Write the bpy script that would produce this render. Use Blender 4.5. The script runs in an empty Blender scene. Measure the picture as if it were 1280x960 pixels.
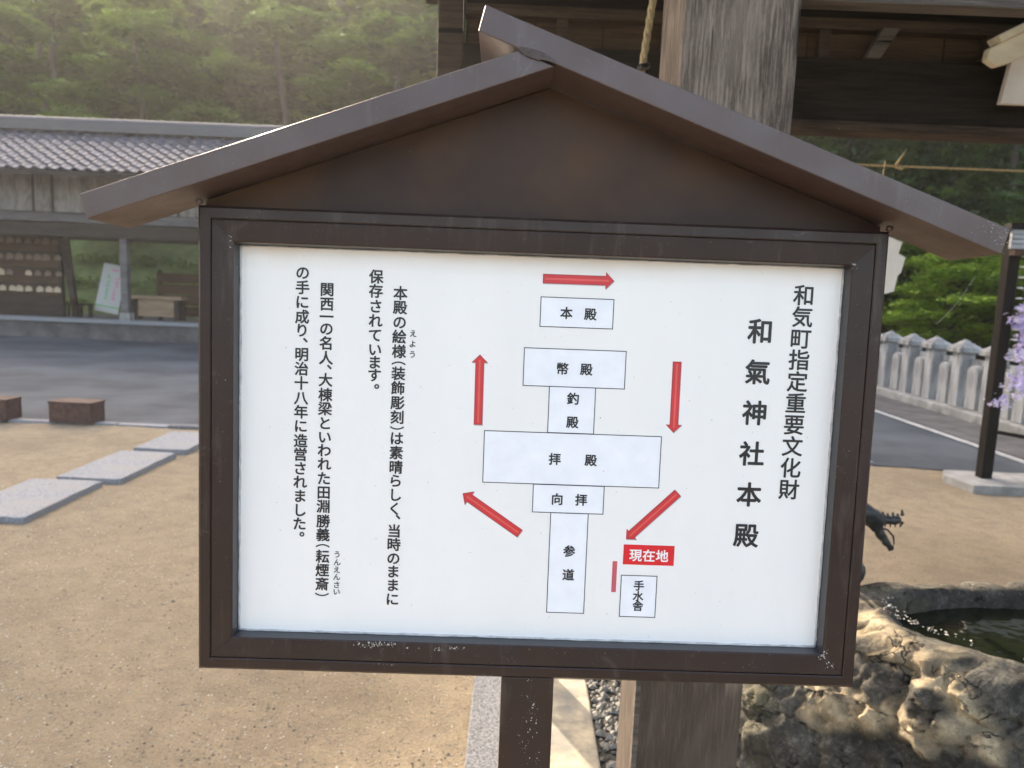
import bpy, bmesh, math, random
from mathutils import Vector, Matrix, noise
import numpy as np

SC = bpy.context.scene
COL = SC.collection
rad = math.radians
random.seed(7)

# ------------------------------------------------------------------ camera
cam_data = bpy.data.cameras.new("camera")
cam = bpy.data.objects.new("camera", cam_data)
COL.objects.link(cam)
cam_data.sensor_width = 36.0
cam_data.lens = 36.0 * 924.0 / 1280.0
cam_data.clip_start = 0.02
cam_data.clip_end = 500.0
PITCH, ROLL = rad(7.5), rad(2.3)
fwd = Vector((0, math.cos(PITCH), -math.sin(PITCH)))
rgt = Vector((1, 0, 0))
up = rgt.cross(fwd)
r2 = rgt * math.cos(ROLL) + up * math.sin(ROLL)
u2 = -rgt * math.sin(ROLL) + up * math.cos(ROLL)
m = Matrix((r2, u2, -fwd)).transposed().to_4x4()
m.translation = Vector((0, 0, 1.5))
cam.matrix_world = m
cam_data.dof.use_dof = True
cam_data.dof.focus_distance = 0.99
cam_data.dof.aperture_fstop = 7.0
SC.camera = cam

# ------------------------------------------------------------------ light
SUN_AZ, SUN_EL = -26.0, 25.3           # degrees: left of the view direction, above the horizon
sun_data = bpy.data.lights.new("sun", 'SUN')
sun_data.energy = 4.2
sun_data.angle = rad(0.53)
sun_data.color = (1.0, 0.93, 0.82)
sun = bpy.data.objects.new("sun", sun_data)
COL.objects.link(sun)
to_sun = Vector((math.sin(rad(SUN_AZ)) * math.cos(rad(SUN_EL)),
                 math.cos(rad(SUN_AZ)) * math.cos(rad(SUN_EL)), math.sin(rad(SUN_EL))))
sun.rotation_euler = to_sun.to_track_quat('Z', 'Y').to_euler()
sun.location = to_sun * 60

world = bpy.data.worlds.new("World")
SC.world = world
world.use_nodes = True
wn = world.node_tree
bg = wn.nodes['Background']
sky = wn.nodes.new('ShaderNodeTexSky')
sky.sky_type = 'NISHITA'
sky.sun_disc = False
sky.sun_elevation = rad(SUN_EL)
sky.sun_rotation = rad(SUN_AZ)
sky.air_density = 1.0
sky.dust_density = 4.0
sky.ozone_density = 1.0
wn.links.new(sky.outputs[0], bg.inputs[0])
bg.inputs[1].default_value = 0.15

SC.view_settings.view_transform = 'Standard'
SC.view_settings.look = 'None'
SC.view_settings.gamma = 1.0
SC.view_settings.exposure = 2.3
SC.view_settings.use_curve_mapping = False
SC.view_settings.use_white_balance = True
SC.view_settings.white_balance_temperature = 7700
SC.view_settings.white_balance_tint = 13
SC.cycles.max_bounces = 6
SC.cycles.transparent_max_bounces = 8
SC.cycles.sample_clamp_indirect = 6.0


# ------------------------------------------------------------------ materials
def node_mat(name, rough=0.7, metallic=0.0, spec=0.5):
    mt = bpy.data.materials.new(name)
    mt.use_nodes = True
    nt = mt.node_tree
    b = nt.nodes['Principled BSDF']
    b.inputs['Roughness'].default_value = rough
    b.inputs['Metallic'].default_value = metallic
    b.inputs['Specular IOR Level'].default_value = spec
    return mt, nt, b


def coords(nt, scale=(1, 1, 1), kind='Object'):
    tc = nt.nodes.new('ShaderNodeTexCoord')
    mp = nt.nodes.new('ShaderNodeMapping')
    mp.inputs['Scale'].default_value = scale
    nt.links.new(tc.outputs[kind], mp.inputs['Vector'])
    return mp.outputs[0]


def noise_tex(nt, vec, scale, detail=4, rough=0.55, dist=0.0):
    n = nt.nodes.new('ShaderNodeTexNoise')
    n.inputs['Scale'].default_value = scale
    n.inputs['Detail'].default_value = detail
    n.inputs['Roughness'].default_value = rough
    n.inputs['Distortion'].default_value = dist
    nt.links.new(vec, n.inputs['Vector'])
    return n.outputs['Fac']


def ramp(nt, fac, stops):
    r = nt.nodes.new('ShaderNodeValToRGB')
    e = r.color_ramp.elements
    while len(e) < len(stops):
        e.new(0.5)
    for el, (p, c) in zip(e, stops):
        el.position = p
        el.color = (c[0], c[1], c[2], 1) if not isinstance(c, (int, float)) else (c, c, c, 1)
    nt.links.new(fac, r.inputs[0])
    return r.outputs[0]


def mixc(nt, fac, a, b, blend='MIX'):
    x = nt.nodes.new('ShaderNodeMix')
    x.data_type = 'RGBA'
    x.blend_type = blend
    for i, v in ((0, fac), (6, a), (7, b)):
        if isinstance(v, (int, float)):
            x.inputs[i].default_value = v if i == 0 else (v, v, v, 1)
        elif isinstance(v, tuple):
            x.inputs[i].default_value = (*v[:3], 1)
        else:
            nt.links.new(v, x.inputs[i])
    return x.outputs[2]


def bump(nt, b, height, strength=0.3, dist=0.01):
    n = nt.nodes.new('ShaderNodeBump')
    n.inputs['Strength'].default_value = strength
    n.inputs['Distance'].default_value = dist
    nt.links.new(height, n.inputs['Height'])
    nt.links.new(n.outputs[0], b.inputs['Normal'])


def speckled(name, c1, c2, scale=8, rough=0.7, bumps=0.0, bscale=60, stretch=(1, 1, 1), spec=0.4, detail=5,
             metallic=0.0, bdist=0.005, lo=0.35, hi=0.68, third=None, tscale=2.0):
    mt, nt, b = node_mat(name, rough, metallic, spec)
    v = coords(nt, stretch)
    f = noise_tex(nt, v, scale, detail, 0.62)
    c = ramp(nt, f, [(lo, c1), (hi, c2)])
    if third:
        f3 = noise_tex(nt, v, tscale, 3, 0.5)
        c = mixc(nt, ramp(nt, f3, [(0.45, 0.0), (0.7, 1.0)]), c, third)
    nt.links.new(c, b.inputs['Base Color'])
    if bumps:
        bump(nt, b, noise_tex(nt, v, bscale, 4, 0.6), bumps, bdist)
    return mt


def wood(name, dark, light, axis='z', scale=9.0, rough=0.8, cracks=True, knots=True, wet=False):
    """weathered timber: long wavering grain along one axis, drying cracks"""
    mt, nt, b = node_mat(name, rough, 0, 0.25)
    s = {'z': (1, 1, 0.075), 'x': (0.045, 1, 1), 'y': (1, 0.045, 1)}[axis]
    s2 = {'z': (1, 1, 0.36), 'x': (0.22, 1, 1), 'y': (1, 0.22, 1)}[axis]
    v = coords(nt, s)
    v2 = coords(nt, s2)
    swirl = nt.nodes.new('ShaderNodeTexNoise')
    swirl.inputs['Scale'].default_value = 3.2
    swirl.inputs['Detail'].default_value = 1.5
    nt.links.new(v2, swirl.inputs['Vector'])
    mad = nt.nodes.new('ShaderNodeMath')
    mad.operation = 'MULTIPLY'
    mad.inputs[1].default_value = 15.0 if knots else 6.0
    nt.links.new(swirl.outputs['Fac'], mad.inputs[0])
    sn = nt.nodes.new('ShaderNodeMath')
    sn.operation = 'PINGPONG'
    sn.inputs[1].default_value = 0.5
    nt.links.new(mad.outputs[0], sn.inputs[0])
    fine = noise_tex(nt, v, scale * 13, 6, 0.8)
    broad = noise_tex(nt, v, scale, 4, 0.6)
    g1 = ramp(nt, sn.outputs[0], [(0.0, 0.0), (0.5, 1.0)])
    mixg = mixc(nt, 0.62, g1, ramp(nt, fine, [(0.43, 0.0), (0.57, 1.0)]))
    mixg = mixc(nt, 0.4, mixg, ramp(nt, broad, [(0.3, 0.0), (0.7, 1.0)]))
    c = ramp(nt, mixg, [(0.22, dark), (0.72, light)])
    if cracks:
        cr = noise_tex(nt, coords(nt, tuple(0.35 * q for q in s)), scale * 12, 2, 0.5)
        crm = ramp(nt, cr, [(0.29, 0.0), (0.33, 1.0)])
        c = mixc(nt, crm, tuple(q * 0.25 for q in dark), c)
    if wet:      # the foot of the pillar is stained dark by splashed water, with a ragged upper limit
        tc = nt.nodes.new('ShaderNodeTexCoord')
        sx = nt.nodes.new('ShaderNodeSeparateXYZ')
        nt.links.new(tc.outputs['Object'], sx.inputs[0])
        mm_ = nt.nodes.new('ShaderNodeMath')
        mm_.operation = 'MULTIPLY_ADD'
        mm_.inputs[1].default_value = 0.5
        nt.links.new(broad, mm_.inputs[0])
        nt.links.new(sx.outputs['Z'], mm_.inputs[2])
        c = mixc(nt, ramp(nt, mm_.outputs[0], [(0.95, 0.75), (1.0, 0.0)]), c, tuple(q * 0.75 for q in dark))
    nt.links.new(c, b.inputs['Base Color'])
    bump(nt, b, mixg, 0.8, 0.004)
    return mt


def plain(name, c, rough=0.6, metallic=0.0, spec=0.5):
    mt, nt, b = node_mat(name, rough, metallic, spec)
    f = noise_tex(nt, coords(nt), 35, 3)
    cc = mixc(nt, f, tuple(q * 0.88 for q in c), tuple(min(1, q * 1.1) for q in c))
    nt.links.new(cc, b.inputs['Base Color'])
    return mt


def leaf_mat(name, dark, light, trans=(0.30, 0.42, 0.06), tfac=0.4, bright=None, clump=0.0):
    mt = bpy.data.materials.new(name)
    mt.use_nodes = True
    nt = mt.node_tree
    nt.nodes.clear()
    out = nt.nodes.new('ShaderNodeOutputMaterial')
    dif = nt.nodes.new('ShaderNodeBsdfPrincipled')
    dif.inputs['Roughness'].default_value = 0.5
    dif.inputs['Specular IOR Level'].default_value = 0.35
    tr = nt.nodes.new('ShaderNodeBsdfTranslucent')
    mx = nt.nodes.new('ShaderNodeMixShader')
    mx.inputs[0].default_value = tfac
    at = nt.nodes.new('ShaderNodeAttribute')
    at.attribute_name = 'leaf_tone'
    oi = nt.nodes.new('ShaderNodeObjectInfo')
    ad = nt.nodes.new('ShaderNodeMath')
    ad.operation = 'MULTIPLY_ADD'
    ad.inputs[1].default_value = 0.2 if clump else 0.35
    nt.links.new(oi.outputs['Random'], ad.inputs[0])
    mu = nt.nodes.new('ShaderNodeMath')
    mu.operation = 'MULTIPLY'
    mu.inputs[1].default_value = 0.85 if clump else 0.7
    nt.links.new(at.outputs['Fac'], mu.inputs[0])
    nt.links.new(mu.outputs[0], ad.inputs[2])
    tone = ad.outputs[0]
    if clump:      # random tone over the boughs stands in for lit and shaded clumps
        gm = nt.nodes.new('ShaderNodeNewGeometry')
        mpc = nt.nodes.new('ShaderNodeMapping')
        mpc.inputs['Scale'].default_value = (1, 1, 2.3)
        nt.links.new(gm.outputs['Position'], mpc.inputs['Vector'])
        big = noise_tex(nt, mpc.outputs[0], clump, 3, 0.6)
        m2 = nt.nodes.new('ShaderNodeMath')
        m2.operation = 'MULTIPLY_ADD'
        m2.inputs[1].default_value = 2.0
        m2.inputs[2].default_value = -1.12
        nt.links.new(big, m2.inputs[0])
        a2 = nt.nodes.new('ShaderNodeMath')
        a2.operation = 'ADD'
        nt.links.new(tone, a2.inputs[0])
        nt.links.new(m2.outputs[0], a2.inputs[1])
        tone = a2.outputs[0]
    c = ramp(nt, tone, [(0.1, dark), (0.55, light), (0.95, bright or tuple(q * 1.6 for q in light))])
    nt.links.new(c, dif.inputs['Base Color'])
    tc = mixc(nt, 0.5, c, trans)
    nt.links.new(tc, tr.inputs['Color'])
    nt.links.new(dif.outputs[0], mx.inputs[1])
    nt.links.new(tr.outputs[0], mx.inputs[2])
    nt.links.new(mx.outputs[0], out.inputs['Surface'])
    return mt


def sand_mat():
    mt, nt, b = node_mat("sand", 0.95, 0, 0.15)
    v = coords(nt)
    big = noise_tex(nt, v, 0.9, 6, 0.68)
    mid = noise_tex(nt, v, 9, 6, 0.65, 0.3)
    fine = noise_tex(nt, v, 75, 5, 0.8)
    c = ramp(nt, big, [(0.32, (0.225, 0.183, 0.130)), (0.55, (0.325, 0.264, 0.182)), (0.72, (0.285, 0.238, 0.172))])
    c = mixc(nt, ramp(nt, mid, [(0.42, 0.0), (0.68, 0.55)]), c, (0.19, 0.15, 0.11))
    c = mixc(nt, ramp(nt, fine, [(0.57, 0.0), (0.66, 0.75)]), c, (0.42, 0.35, 0.26))
    c = mixc(nt, ramp(nt, fine, [(0.34, 0.8), (0.45, 0.0)]), c, (0.11, 0.085, 0.06))
    nt.links.new(c, b.inputs['Base Color'])
    h = mixc(nt, 0.35, mid, fine)
    bump(nt, b, h, 0.8, 0.03)
    return mt


def sign_metal(name, c1, c2, rough=0.34, spec=0.5):
    mt, nt, b = node_mat(name, rough, 0.0, spec)
    v = coords(nt)
    f = noise_tex(nt, v, 5, 5, 0.6)
    f2 = noise_tex(nt, v, 420, 2, 0.5)
    c = ramp(nt, f, [(0.3, c1), (0.7, c2)])
    c = mixc(nt, ramp(nt, f2, [(0.70, 0.0), (0.78, 0.35)]), c, (0.4, 0.37, 0.34))
    nt.links.new(c, b.inputs['Base Color'])
    dust = noise_tex(nt, coords(nt, (1, 1, 0.12)), 38, 5, 0.7)
    c = mixc(nt, ramp(nt, dust, [(0.55, 0.0), (0.78, 0.30)]), c, (0.20, 0.17, 0.15))
    smut = noise_tex(nt, v, 22, 6, 0.75, 0.8)
    c = mixc(nt, ramp(nt, smut, [(0.60, 0.0), (0.72, 0.22)]), c, (0.24, 0.21, 0.19))
    nt.links.new(c, b.inputs['Base Color'])
    r = ramp(nt, noise_tex(nt, v, 14, 5, 0.65), [(0.3, rough - 0.06), (0.7, rough + 0.18)])
    nt.links.new(r, b.inputs['Roughness'])
    bump(nt, b, noise_tex(nt, v, 900, 2, 0.5), 0.05, 0.0005)
    return mt


def board_mat():
    """white sheet: faint streaks, wavering tan band along the top edge, specks of dirt"""
    mt, nt, b = node_mat("white_sheet", 0.33, 0, 0.45)
    tc = nt.nodes.new('ShaderNodeTexCoord')
    sx = nt.nodes.new('ShaderNodeSeparateXYZ')
    nt.links.new(tc.outputs['Object'], sx.inputs[0])
    n = noise_tex(nt, coords(nt, (1, 1, 0.25)), 6, 4, 0.6)
    c = ramp(nt, n, [(0.3, (0.82, 0.82, 0.815)), (0.7, (0.86, 0.86, 0.85))])
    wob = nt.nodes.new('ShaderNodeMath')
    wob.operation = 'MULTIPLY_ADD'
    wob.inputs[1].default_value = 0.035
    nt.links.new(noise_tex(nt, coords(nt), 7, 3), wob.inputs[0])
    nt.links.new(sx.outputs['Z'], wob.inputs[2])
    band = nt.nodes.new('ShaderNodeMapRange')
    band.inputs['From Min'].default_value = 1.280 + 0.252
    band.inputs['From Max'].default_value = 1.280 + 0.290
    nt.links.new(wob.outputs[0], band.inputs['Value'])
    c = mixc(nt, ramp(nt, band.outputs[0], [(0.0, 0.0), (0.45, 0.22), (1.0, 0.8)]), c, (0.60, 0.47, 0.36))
    sp = noise_tex(nt, coords(nt), 260, 2, 0.4)
    c = mixc(nt, ramp(nt, sp, [(0.765, 0.0), (0.79, 0.6)]), c, (0.3, 0.28, 0.26))
    nt.links.new(c, b.inputs['Base Color'])
    return mt


MAT = {}
MAT['sand'] = sand_mat()
MAT['metal'] = sign_metal("brown_aluminium", (0.025, 0.0140, 0.0115), (0.037, 0.0215, 0.018), 0.34, 0.35)
MAT['metal_roof'] = sign_metal("faded_brown_sheet", (0.058, 0.034, 0.030), (0.086, 0.054, 0.048), 0.42, 0.8)
MAT['gable'] = speckled("rust_tinged_brown_sheet", (0.038, 0.022, 0.017), (0.060, 0.035, 0.025), 5, 0.5, spec=0.25, third=(0.082, 0.042, 0.022), tscale=6)
MAT['lip'] = plain("dark_inner_lip", (0.045, 0.045, 0.050), 0.3)
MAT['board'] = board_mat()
MAT['black_print'] = plain("black_print", (0.018, 0.018, 0.022), 0.4)
MAT['box_print'] = plain("pale_blue_print", (0.84, 0.87, 0.96), 0.35)
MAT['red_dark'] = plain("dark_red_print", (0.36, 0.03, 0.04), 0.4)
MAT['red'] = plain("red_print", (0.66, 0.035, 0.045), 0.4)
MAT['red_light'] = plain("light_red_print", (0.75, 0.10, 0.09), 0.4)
MAT['red_label'] = plain("label_red_print", (0.74, 0.015, 0.025), 0.4)
MAT['pink_print'] = plain("faded_red_print", (0.60, 0.10, 0.13), 0.4)
MAT['white_print'] = plain("white_print", (0.86, 0.86, 0.86), 0.4)
MAT['print_shadow'] = plain("grey_print", (0.50, 0.50, 0.52), 0.4)
MAT['fleck'] = plain("peeled_white_paint", (0.45, 0.43, 0.40), 0.8)
MAT['seal'] = speckled("grey_sealant", (0.35, 0.35, 0.36), (0.6, 0.6, 0.6), 60, 0.6)
MAT['thread'] = plain("spider_silk", (0.7, 0.7, 0.68), 0.3)
MAT['pillar'] = wood("weathered_pillar_wood", (0.085, 0.065, 0.052), (0.26, 0.21, 0.17), 'z', 12, wet=True)
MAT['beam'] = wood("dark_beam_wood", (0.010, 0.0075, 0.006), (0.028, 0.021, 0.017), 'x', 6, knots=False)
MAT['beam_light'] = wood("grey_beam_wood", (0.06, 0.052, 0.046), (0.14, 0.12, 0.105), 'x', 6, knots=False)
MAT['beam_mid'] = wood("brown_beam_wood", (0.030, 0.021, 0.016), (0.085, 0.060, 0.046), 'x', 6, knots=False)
MAT['plank_brown'] = wood("brown_plank_wood", (0.050, 0.030, 0.020), (0.105, 0.066, 0.044), 'x', 5, cracks=False, knots=False)
MAT['tile'] = speckled("grey_roof_tile", (0.034, 0.044, 0.068), (0.07, 0.084, 0.122), 7, 0.32, spec=0.6)
MAT['wall_board'] = wood("pale_weathered_board", (0.12, 0.108, 0.10), (0.28, 0.26, 0.24), 'z', 6, cracks=False, knots=False)
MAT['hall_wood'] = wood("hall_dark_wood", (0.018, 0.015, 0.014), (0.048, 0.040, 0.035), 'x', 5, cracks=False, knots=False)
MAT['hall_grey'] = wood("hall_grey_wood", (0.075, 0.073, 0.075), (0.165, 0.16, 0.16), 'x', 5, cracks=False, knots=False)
MAT['ema'] = speckled("pale_votive_wood", (0.42, 0.32, 0.22), (0.62, 0.50, 0.37), 12, 0.7)
MAT['bench'] = wood("tan_bench_wood", (0.25, 0.17, 0.11), (0.38, 0.27, 0.19), 'x', 5, cracks=False, knots=False)
MAT['concrete'] = speckled("grey_concrete", (0.26, 0.26, 0.25), (0.42, 0.42, 0.41), 5, 0.9, 0.3, 70, third=(0.16, 0.16, 0.15), tscale=3)
MAT['fence_stone'] = speckled("weathered_fence_stone", (0.22, 0.225, 0.225), (0.58, 0.58, 0.57), 4, 0.9, 0.4, 50,
                              stretch=(1, 1, 0.3), third=(0.10, 0.095, 0.085), tscale=6)
MAT['granite'] = speckled("pale_granite", (0.12, 0.132, 0.150), (0.34, 0.36, 0.39), 110, 0.85, 0.3, 160, third=(0.25, 0.25, 0.25), tscale=4)
MAT['kerb_granite'] = speckled("grey_granite", (0.05, 0.055, 0.063), (0.24, 0.25, 0.27), 130, 0.85, 0.4, 140)
MAT['beige_stone'] = speckled("beige_stone", (0.24, 0.22, 0.18), (0.52, 0.44, 0.31), 14, 0.85, 0.3, 60, third=(0.20, 0.20, 0.18), tscale=9)
MAT['pebble'] = speckled("pebble", (0.20, 0.16, 0.12), (0.42, 0.35, 0.26), 2.0, 0.8)
MAT['pebble_dark'] = speckled("grey_pebble", (0.045, 0.043, 0.040), (0.27, 0.26, 0.23), 14, 0.7)
MAT['asphalt'] = speckled("asphalt", (0.048, 0.058, 0.070), (0.076, 0.090, 0.106), 1.2, 0.85, 0.5, 150, spec=0.2, third=(0.098, 0.112, 0.128), tscale=0.6)
MAT['road_paint'] = speckled("worn_white_paint", (0.26, 0.27, 0.27), (0.5, 0.51, 0.50), 14, 0.8)
MAT['brown_block'] = speckled("red_brown_block", (0.060, 0.032, 0.027), (0.11, 0.062, 0.052), 20, 0.8, 0.3)
MAT['black_metal'] = plain("dark_brown_metal", (0.010, 0.0075, 0.007), 0.75, spec=0.2)
MAT['bronze'] = speckled("dark_bronze", (0.022, 0.023, 0.025), (0.06, 0.063, 0.066), 25, 0.38, 0.4, 80, metallic=0.5)
MAT['straw'] = speckled("straw_rope", (0.30, 0.22, 0.11), (0.50, 0.38, 0.20), 90, 0.9, 0.5, 150)
MAT['paper'] = plain("white_paper", (0.80, 0.78, 0.74), 0.8)
MAT['cream_paint'] = speckled("cream_paint", (0.60, 0.54, 0.42), (0.80, 0.74, 0.60), 10, 0.7, stretch=(0.3, 1, 1))
MAT['white_paint'] = speckled("aged_white_paint", (0.60, 0.55, 0.51), (0.72, 0.67, 0.63), 8, 0.7)
MAT['emblem'] = plain("purple_brown_emblem", (0.13, 0.09, 0.11), 0.6)
MAT['soil'] = speckled("dark_soil", (0.04, 0.037, 0.032), (0.085, 0.08, 0.06), 2, 0.95, 0.5, 20)
MAT['hill'] = speckled("hill_ground", (0.012, 0.020, 0.008), (0.035, 0.055, 0.015), 0.9, 0.95, 0.5, 5)
MAT['bark'] = speckled("bark", (0.05, 0.04, 0.032), (0.13, 0.11, 0.09), 8, 0.9, 0.6, 20, stretch=(1, 1, 0.2), bdist=0.03)
MAT['leaf_far'] = leaf_mat("hill_leaf", (0.006, 0.020, 0.009), (0.070, 0.165, 0.032), tfac=0.38, bright=(0.27, 0.42, 0.07), clump=0.40)
MAT['leaf_maple'] = leaf_mat("maple_leaf", (0.030, 0.080, 0.012), (0.18, 0.33, 0.035), tfac=0.4, bright=(0.32, 0.46, 0.06))
MAT['leaf_bank'] = leaf_mat("slope_foot_leaf", (0.008, 0.024, 0.011), (0.095, 0.190, 0.038), tfac=0.4, bright=(0.36, 0.48, 0.09))
MAT['leaf_dark'] = leaf_mat("dark_leaf", (0.008, 0.020, 0.009), (0.032, 0.066, 0.024), tfac=0.25)
MAT['grass'] = leaf_mat("bank_grass", (0.07, 0.11, 0.03), (0.12, 0.18, 0.05), tfac=0.4)
MAT['wisteria'] = leaf_mat("wisteria_petal", (0.45, 0.38, 0.78), (0.70, 0.64, 0.93), trans=(0.75, 0.7, 0.95), tfac=0.4, bright=(0.85, 0.82, 0.95))
MAT['white_plastic'] = plain("white_plastic", (0.75, 0.75, 0.74), 0.4)
MAT['cord_green'] = plain("green_ink", (0.10, 0.38, 0.13), 0.7)
MAT['cord_pink'] = plain("pink_ink", (0.62, 0.12, 0.28), 0.7)
MAT['roof_sheet'] = speckled("corrugated_grey_sheet", (0.20, 0.21, 0.23), (0.33, 0.34, 0.36), 3, 0.4, metallic=0.2)


def rock_mat():
    mt, nt, b = node_mat("basin_rock", 0.85, 0, 0.3)
    v = coords(nt)
    f = noise_tex(nt, v, 7, 10, 0.72, 0.6)
    c = ramp(nt, f, [(0.34, (0.020, 0.019, 0.016)), (0.5, (0.058, 0.055, 0.048)), (0.66, (0.16, 0.152, 0.13))])
    gr = noise_tex(nt, v, 55, 6, 0.85)
    c = mixc(nt, ramp(nt, gr, [(0.40, 0.65), (0.54, 0.0)]), c, (0.022, 0.020, 0.016))
    c = mixc(nt, ramp(nt, gr, [(0.56, 0.0), (0.68, 0.55)]), c, (0.27, 0.25, 0.20))
    f2 = noise_tex(nt, coords(nt, (1, 1, 0.3)), 13, 5, 0.7, 1.2)
    c = mixc(nt, ramp(nt, f2, [(0.36, 0.8), (0.44, 0.0)]), c, (0.03, 0.027, 0.022))
    f4 = noise_tex(nt, v, 3.1, 3, 0.5)
    c = mixc(nt, ramp(nt, f4, [(0.55, 0.0), (0.7, 0.5)]), c, (0.12, 0.11, 0.05))
    # warm sunlight painted into the raised crusts, where the mesh attribute says so
    at = nt.nodes.new('ShaderNodeAttribute')
    at.attribute_name = 'sunlit_crust'
    f3 = noise_tex(nt, v, 60, 4, 0.7)
    cr = ramp(nt, f3, [(0.3, (0.34, 0.26, 0.16)), (0.7, (0.60, 0.50, 0.34))])
    c = mixc(nt, at.outputs['Fac'], c, cr)
    nt.links.new(c, b.inputs['Base Color'])
    pits = noise_tex(nt, v, 34, 6, 0.8, 1.5)
    c = mixc(nt, ramp(nt, pits, [(0.34, 0.85), (0.44, 0.0)]), c, (0.018, 0.016, 0.012))
    nt.links.new(c, b.inputs['Base Color'])
    wv = nt.nodes.new('ShaderNodeMix')
    wv.data_type = 'VECTOR'
    wv.inputs[0].default_value = 0.24
    nzc = nt.nodes.new('ShaderNodeTexNoise')
    nzc.inputs['Scale'].default_value = 6
    nzc.inputs['Detail'].default_value = 5
    nt.links.new(v, nzc.inputs['Vector'])
    nt.links.new(v, wv.inputs[4])
    nt.links.new(nzc.outputs['Color'], wv.inputs[5])
    vo = nt.nodes.new('ShaderNodeTexVoronoi')
    vo.feature = 'DISTANCE_TO_EDGE'
    vo.inputs['Scale'].default_value = 9
    nt.links.new(wv.outputs[1], vo.inputs['Vector'])
    crack = ramp(nt, vo.outputs['Distance'], [(0.0, 0.0), (0.022, 1.0)])
    where = ramp(nt, noise_tex(nt, v, 4.5, 2), [(0.48, 1.0), (0.56, 0.0)])
    crack = mixc(nt, where, crack, 1.0, 'LIGHTEN')
    c = mixc(nt, crack, (0.012, 0.011, 0.009), c)
    nt.links.new(c, b.inputs['Base Color'])
    h = mixc(nt, 0.55, f2, noise_tex(nt, v, 38, 8, 0.8))
    h = mixc(nt, 0.5, h, crack)
    bump(nt, b, h, 1.0, 0.035)
    return mt


MAT['rock'] = rock_mat()
_nt = MAT['tile'].node_tree
_b = _nt.nodes['Principled BSDF']
_src = _b.inputs['Base Color'].links[0].from_socket
_oi = _nt.nodes.new('ShaderNodeObjectInfo')
_nt.links.new(mixc(_nt, ramp(_nt, _oi.outputs['Random'], [(0.0, 0.0), (1.0, 0.75)]), _src, (0.045, 0.05, 0.062)), _b.inputs['Base Color'])


def water_mat():
    mt, nt, b = node_mat("basin_water", 0.04, 0, 0.6)
    b.inputs['Base Color'].default_value = (0.006, 0.008, 0.004, 1)
    bump(nt, b, noise_tex(nt, coords(nt), 9, 2), 0.15, 0.01)
    return mt


MAT['water'] = water_mat()


# ------------------------------------------------------------------ mesh tools
class MB:
    def __init__(self):
        self.v, self.f = [], []

    def add(self, vs, fs):
        o = len(self.v)
        self.v += [tuple(p) for p in vs]
        self.f += [tuple(i + o for i in q) for q in fs]
        return self

    def box(self, x0, x1, y0, y1, z0, z1):
        vs = [(x, y, z) for x in (x0, x1) for y in (y0, y1) for z in (z0, z1)]
        return self.add(vs, [(0, 1, 3, 2), (4, 6, 7, 5), (0, 4, 5, 1), (2, 3, 7, 6), (0, 2, 6, 4), (1, 5, 7, 3)])

    def prism(self, poly, y0, y1, plane='xz'):
        n = len(poly)
        if plane == 'xz':
            vs = [(a, y0, b) for a, b in poly] + [(a, y1, b) for a, b in poly]
        elif plane == 'xy':
            vs = [(a, b, y0) for a, b in poly] + [(a, b, y1) for a, b in poly]
        else:
            vs = [(y0, a, b) for a, b in poly] + [(y1, a, b) for a, b in poly]
        fs = [tuple(range(n)), tuple(range(2 * n - 1, n - 1, -1))]
        fs += [(i, i + n, (i + 1) % n + n, (i + 1) % n) for i in range(n)]
        return self.add(vs, fs)

    def tube(self, pts, radii, n=8, caps=True):
        pts = [Vector(p) for p in pts]
        if isinstance(radii, (int, float)):
            radii = [radii] * len(pts)
        rings = []
        for i, p in enumerate(pts):
            d = (pts[min(i + 1, len(pts) - 1)] - pts[max(i - 1, 0)]).normalized()
            a = Vector((0, 0, 1)) if abs(d.z) < 0.9 else Vector((1, 0, 0))
            s = d.cross(a).normalized()
            t = s.cross(d)
            rings.append([p + (s * math.cos(k * 2 * math.pi / n) + t * math.sin(k * 2 * math.pi / n)) * radii[i] for k in range(n)])
        vs = [q for r in rings for q in r]
        fs = []
        for i in range(len(rings) - 1):
            for k in range(n):
                fs.append((i * n + k, i * n + (k + 1) % n, (i + 1) * n + (k + 1) % n, (i + 1) * n + k))
        if caps:
            fs.append(tuple(range(n - 1, -1, -1)))
            fs.append(tuple((len(rings) - 1) * n + k for k in range(n)))
        return self.add(vs, fs)

    def mesh(self, name, mat, smooth=False, bevel=0.0, segs=2, fix=True):
        me = bpy.data.meshes.new(name)
        me.from_pydata(self.v, [], self.f)
        if fix or bevel:
            bm = bmesh.new()
            bm.from_mesh(me)
            if fix:
                bmesh.ops.recalc_face_normals(bm, faces=bm.faces)
            if bevel:
                bmesh.ops.bevel(bm, geom=bm.edges[:], offset=bevel, segments=segs, profile=0.5, affect='EDGES')
            bm.to_mesh(me)
            bm.free()
        if smooth:
            me.shade_smooth()
        me.materials.append(mat)
        me.update()
        return me

    def build(self, name, mat, parent=None, **k):
        return link(name, self.mesh(name, mat, **k), parent)


def link(name, me, parent=None, loc=None, rz=None):
    o = bpy.data.objects.new(name, me)
    COL.objects.link(o)
    if parent is not None:
        o.parent = parent
    if loc is not None:
        o.location = loc
    if rz is not None:
        o.rotation_euler = (0, 0, rz)
    return o


def empty(name, loc=(0, 0, 0), rz=0.0):
    o = link(name, None, None, loc)
    o.rotation_euler = (0, 0, rz)
    o.empty_display_size = 0.1
    return o


def tag(o, label=None, cat=None, group=None, kind=None):
    if label:
        o['label'] = label
    if cat:
        o['category'] = cat
    if group:
        o['group'] = group
    if kind:
        o['kind'] = kind
    return o


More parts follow.
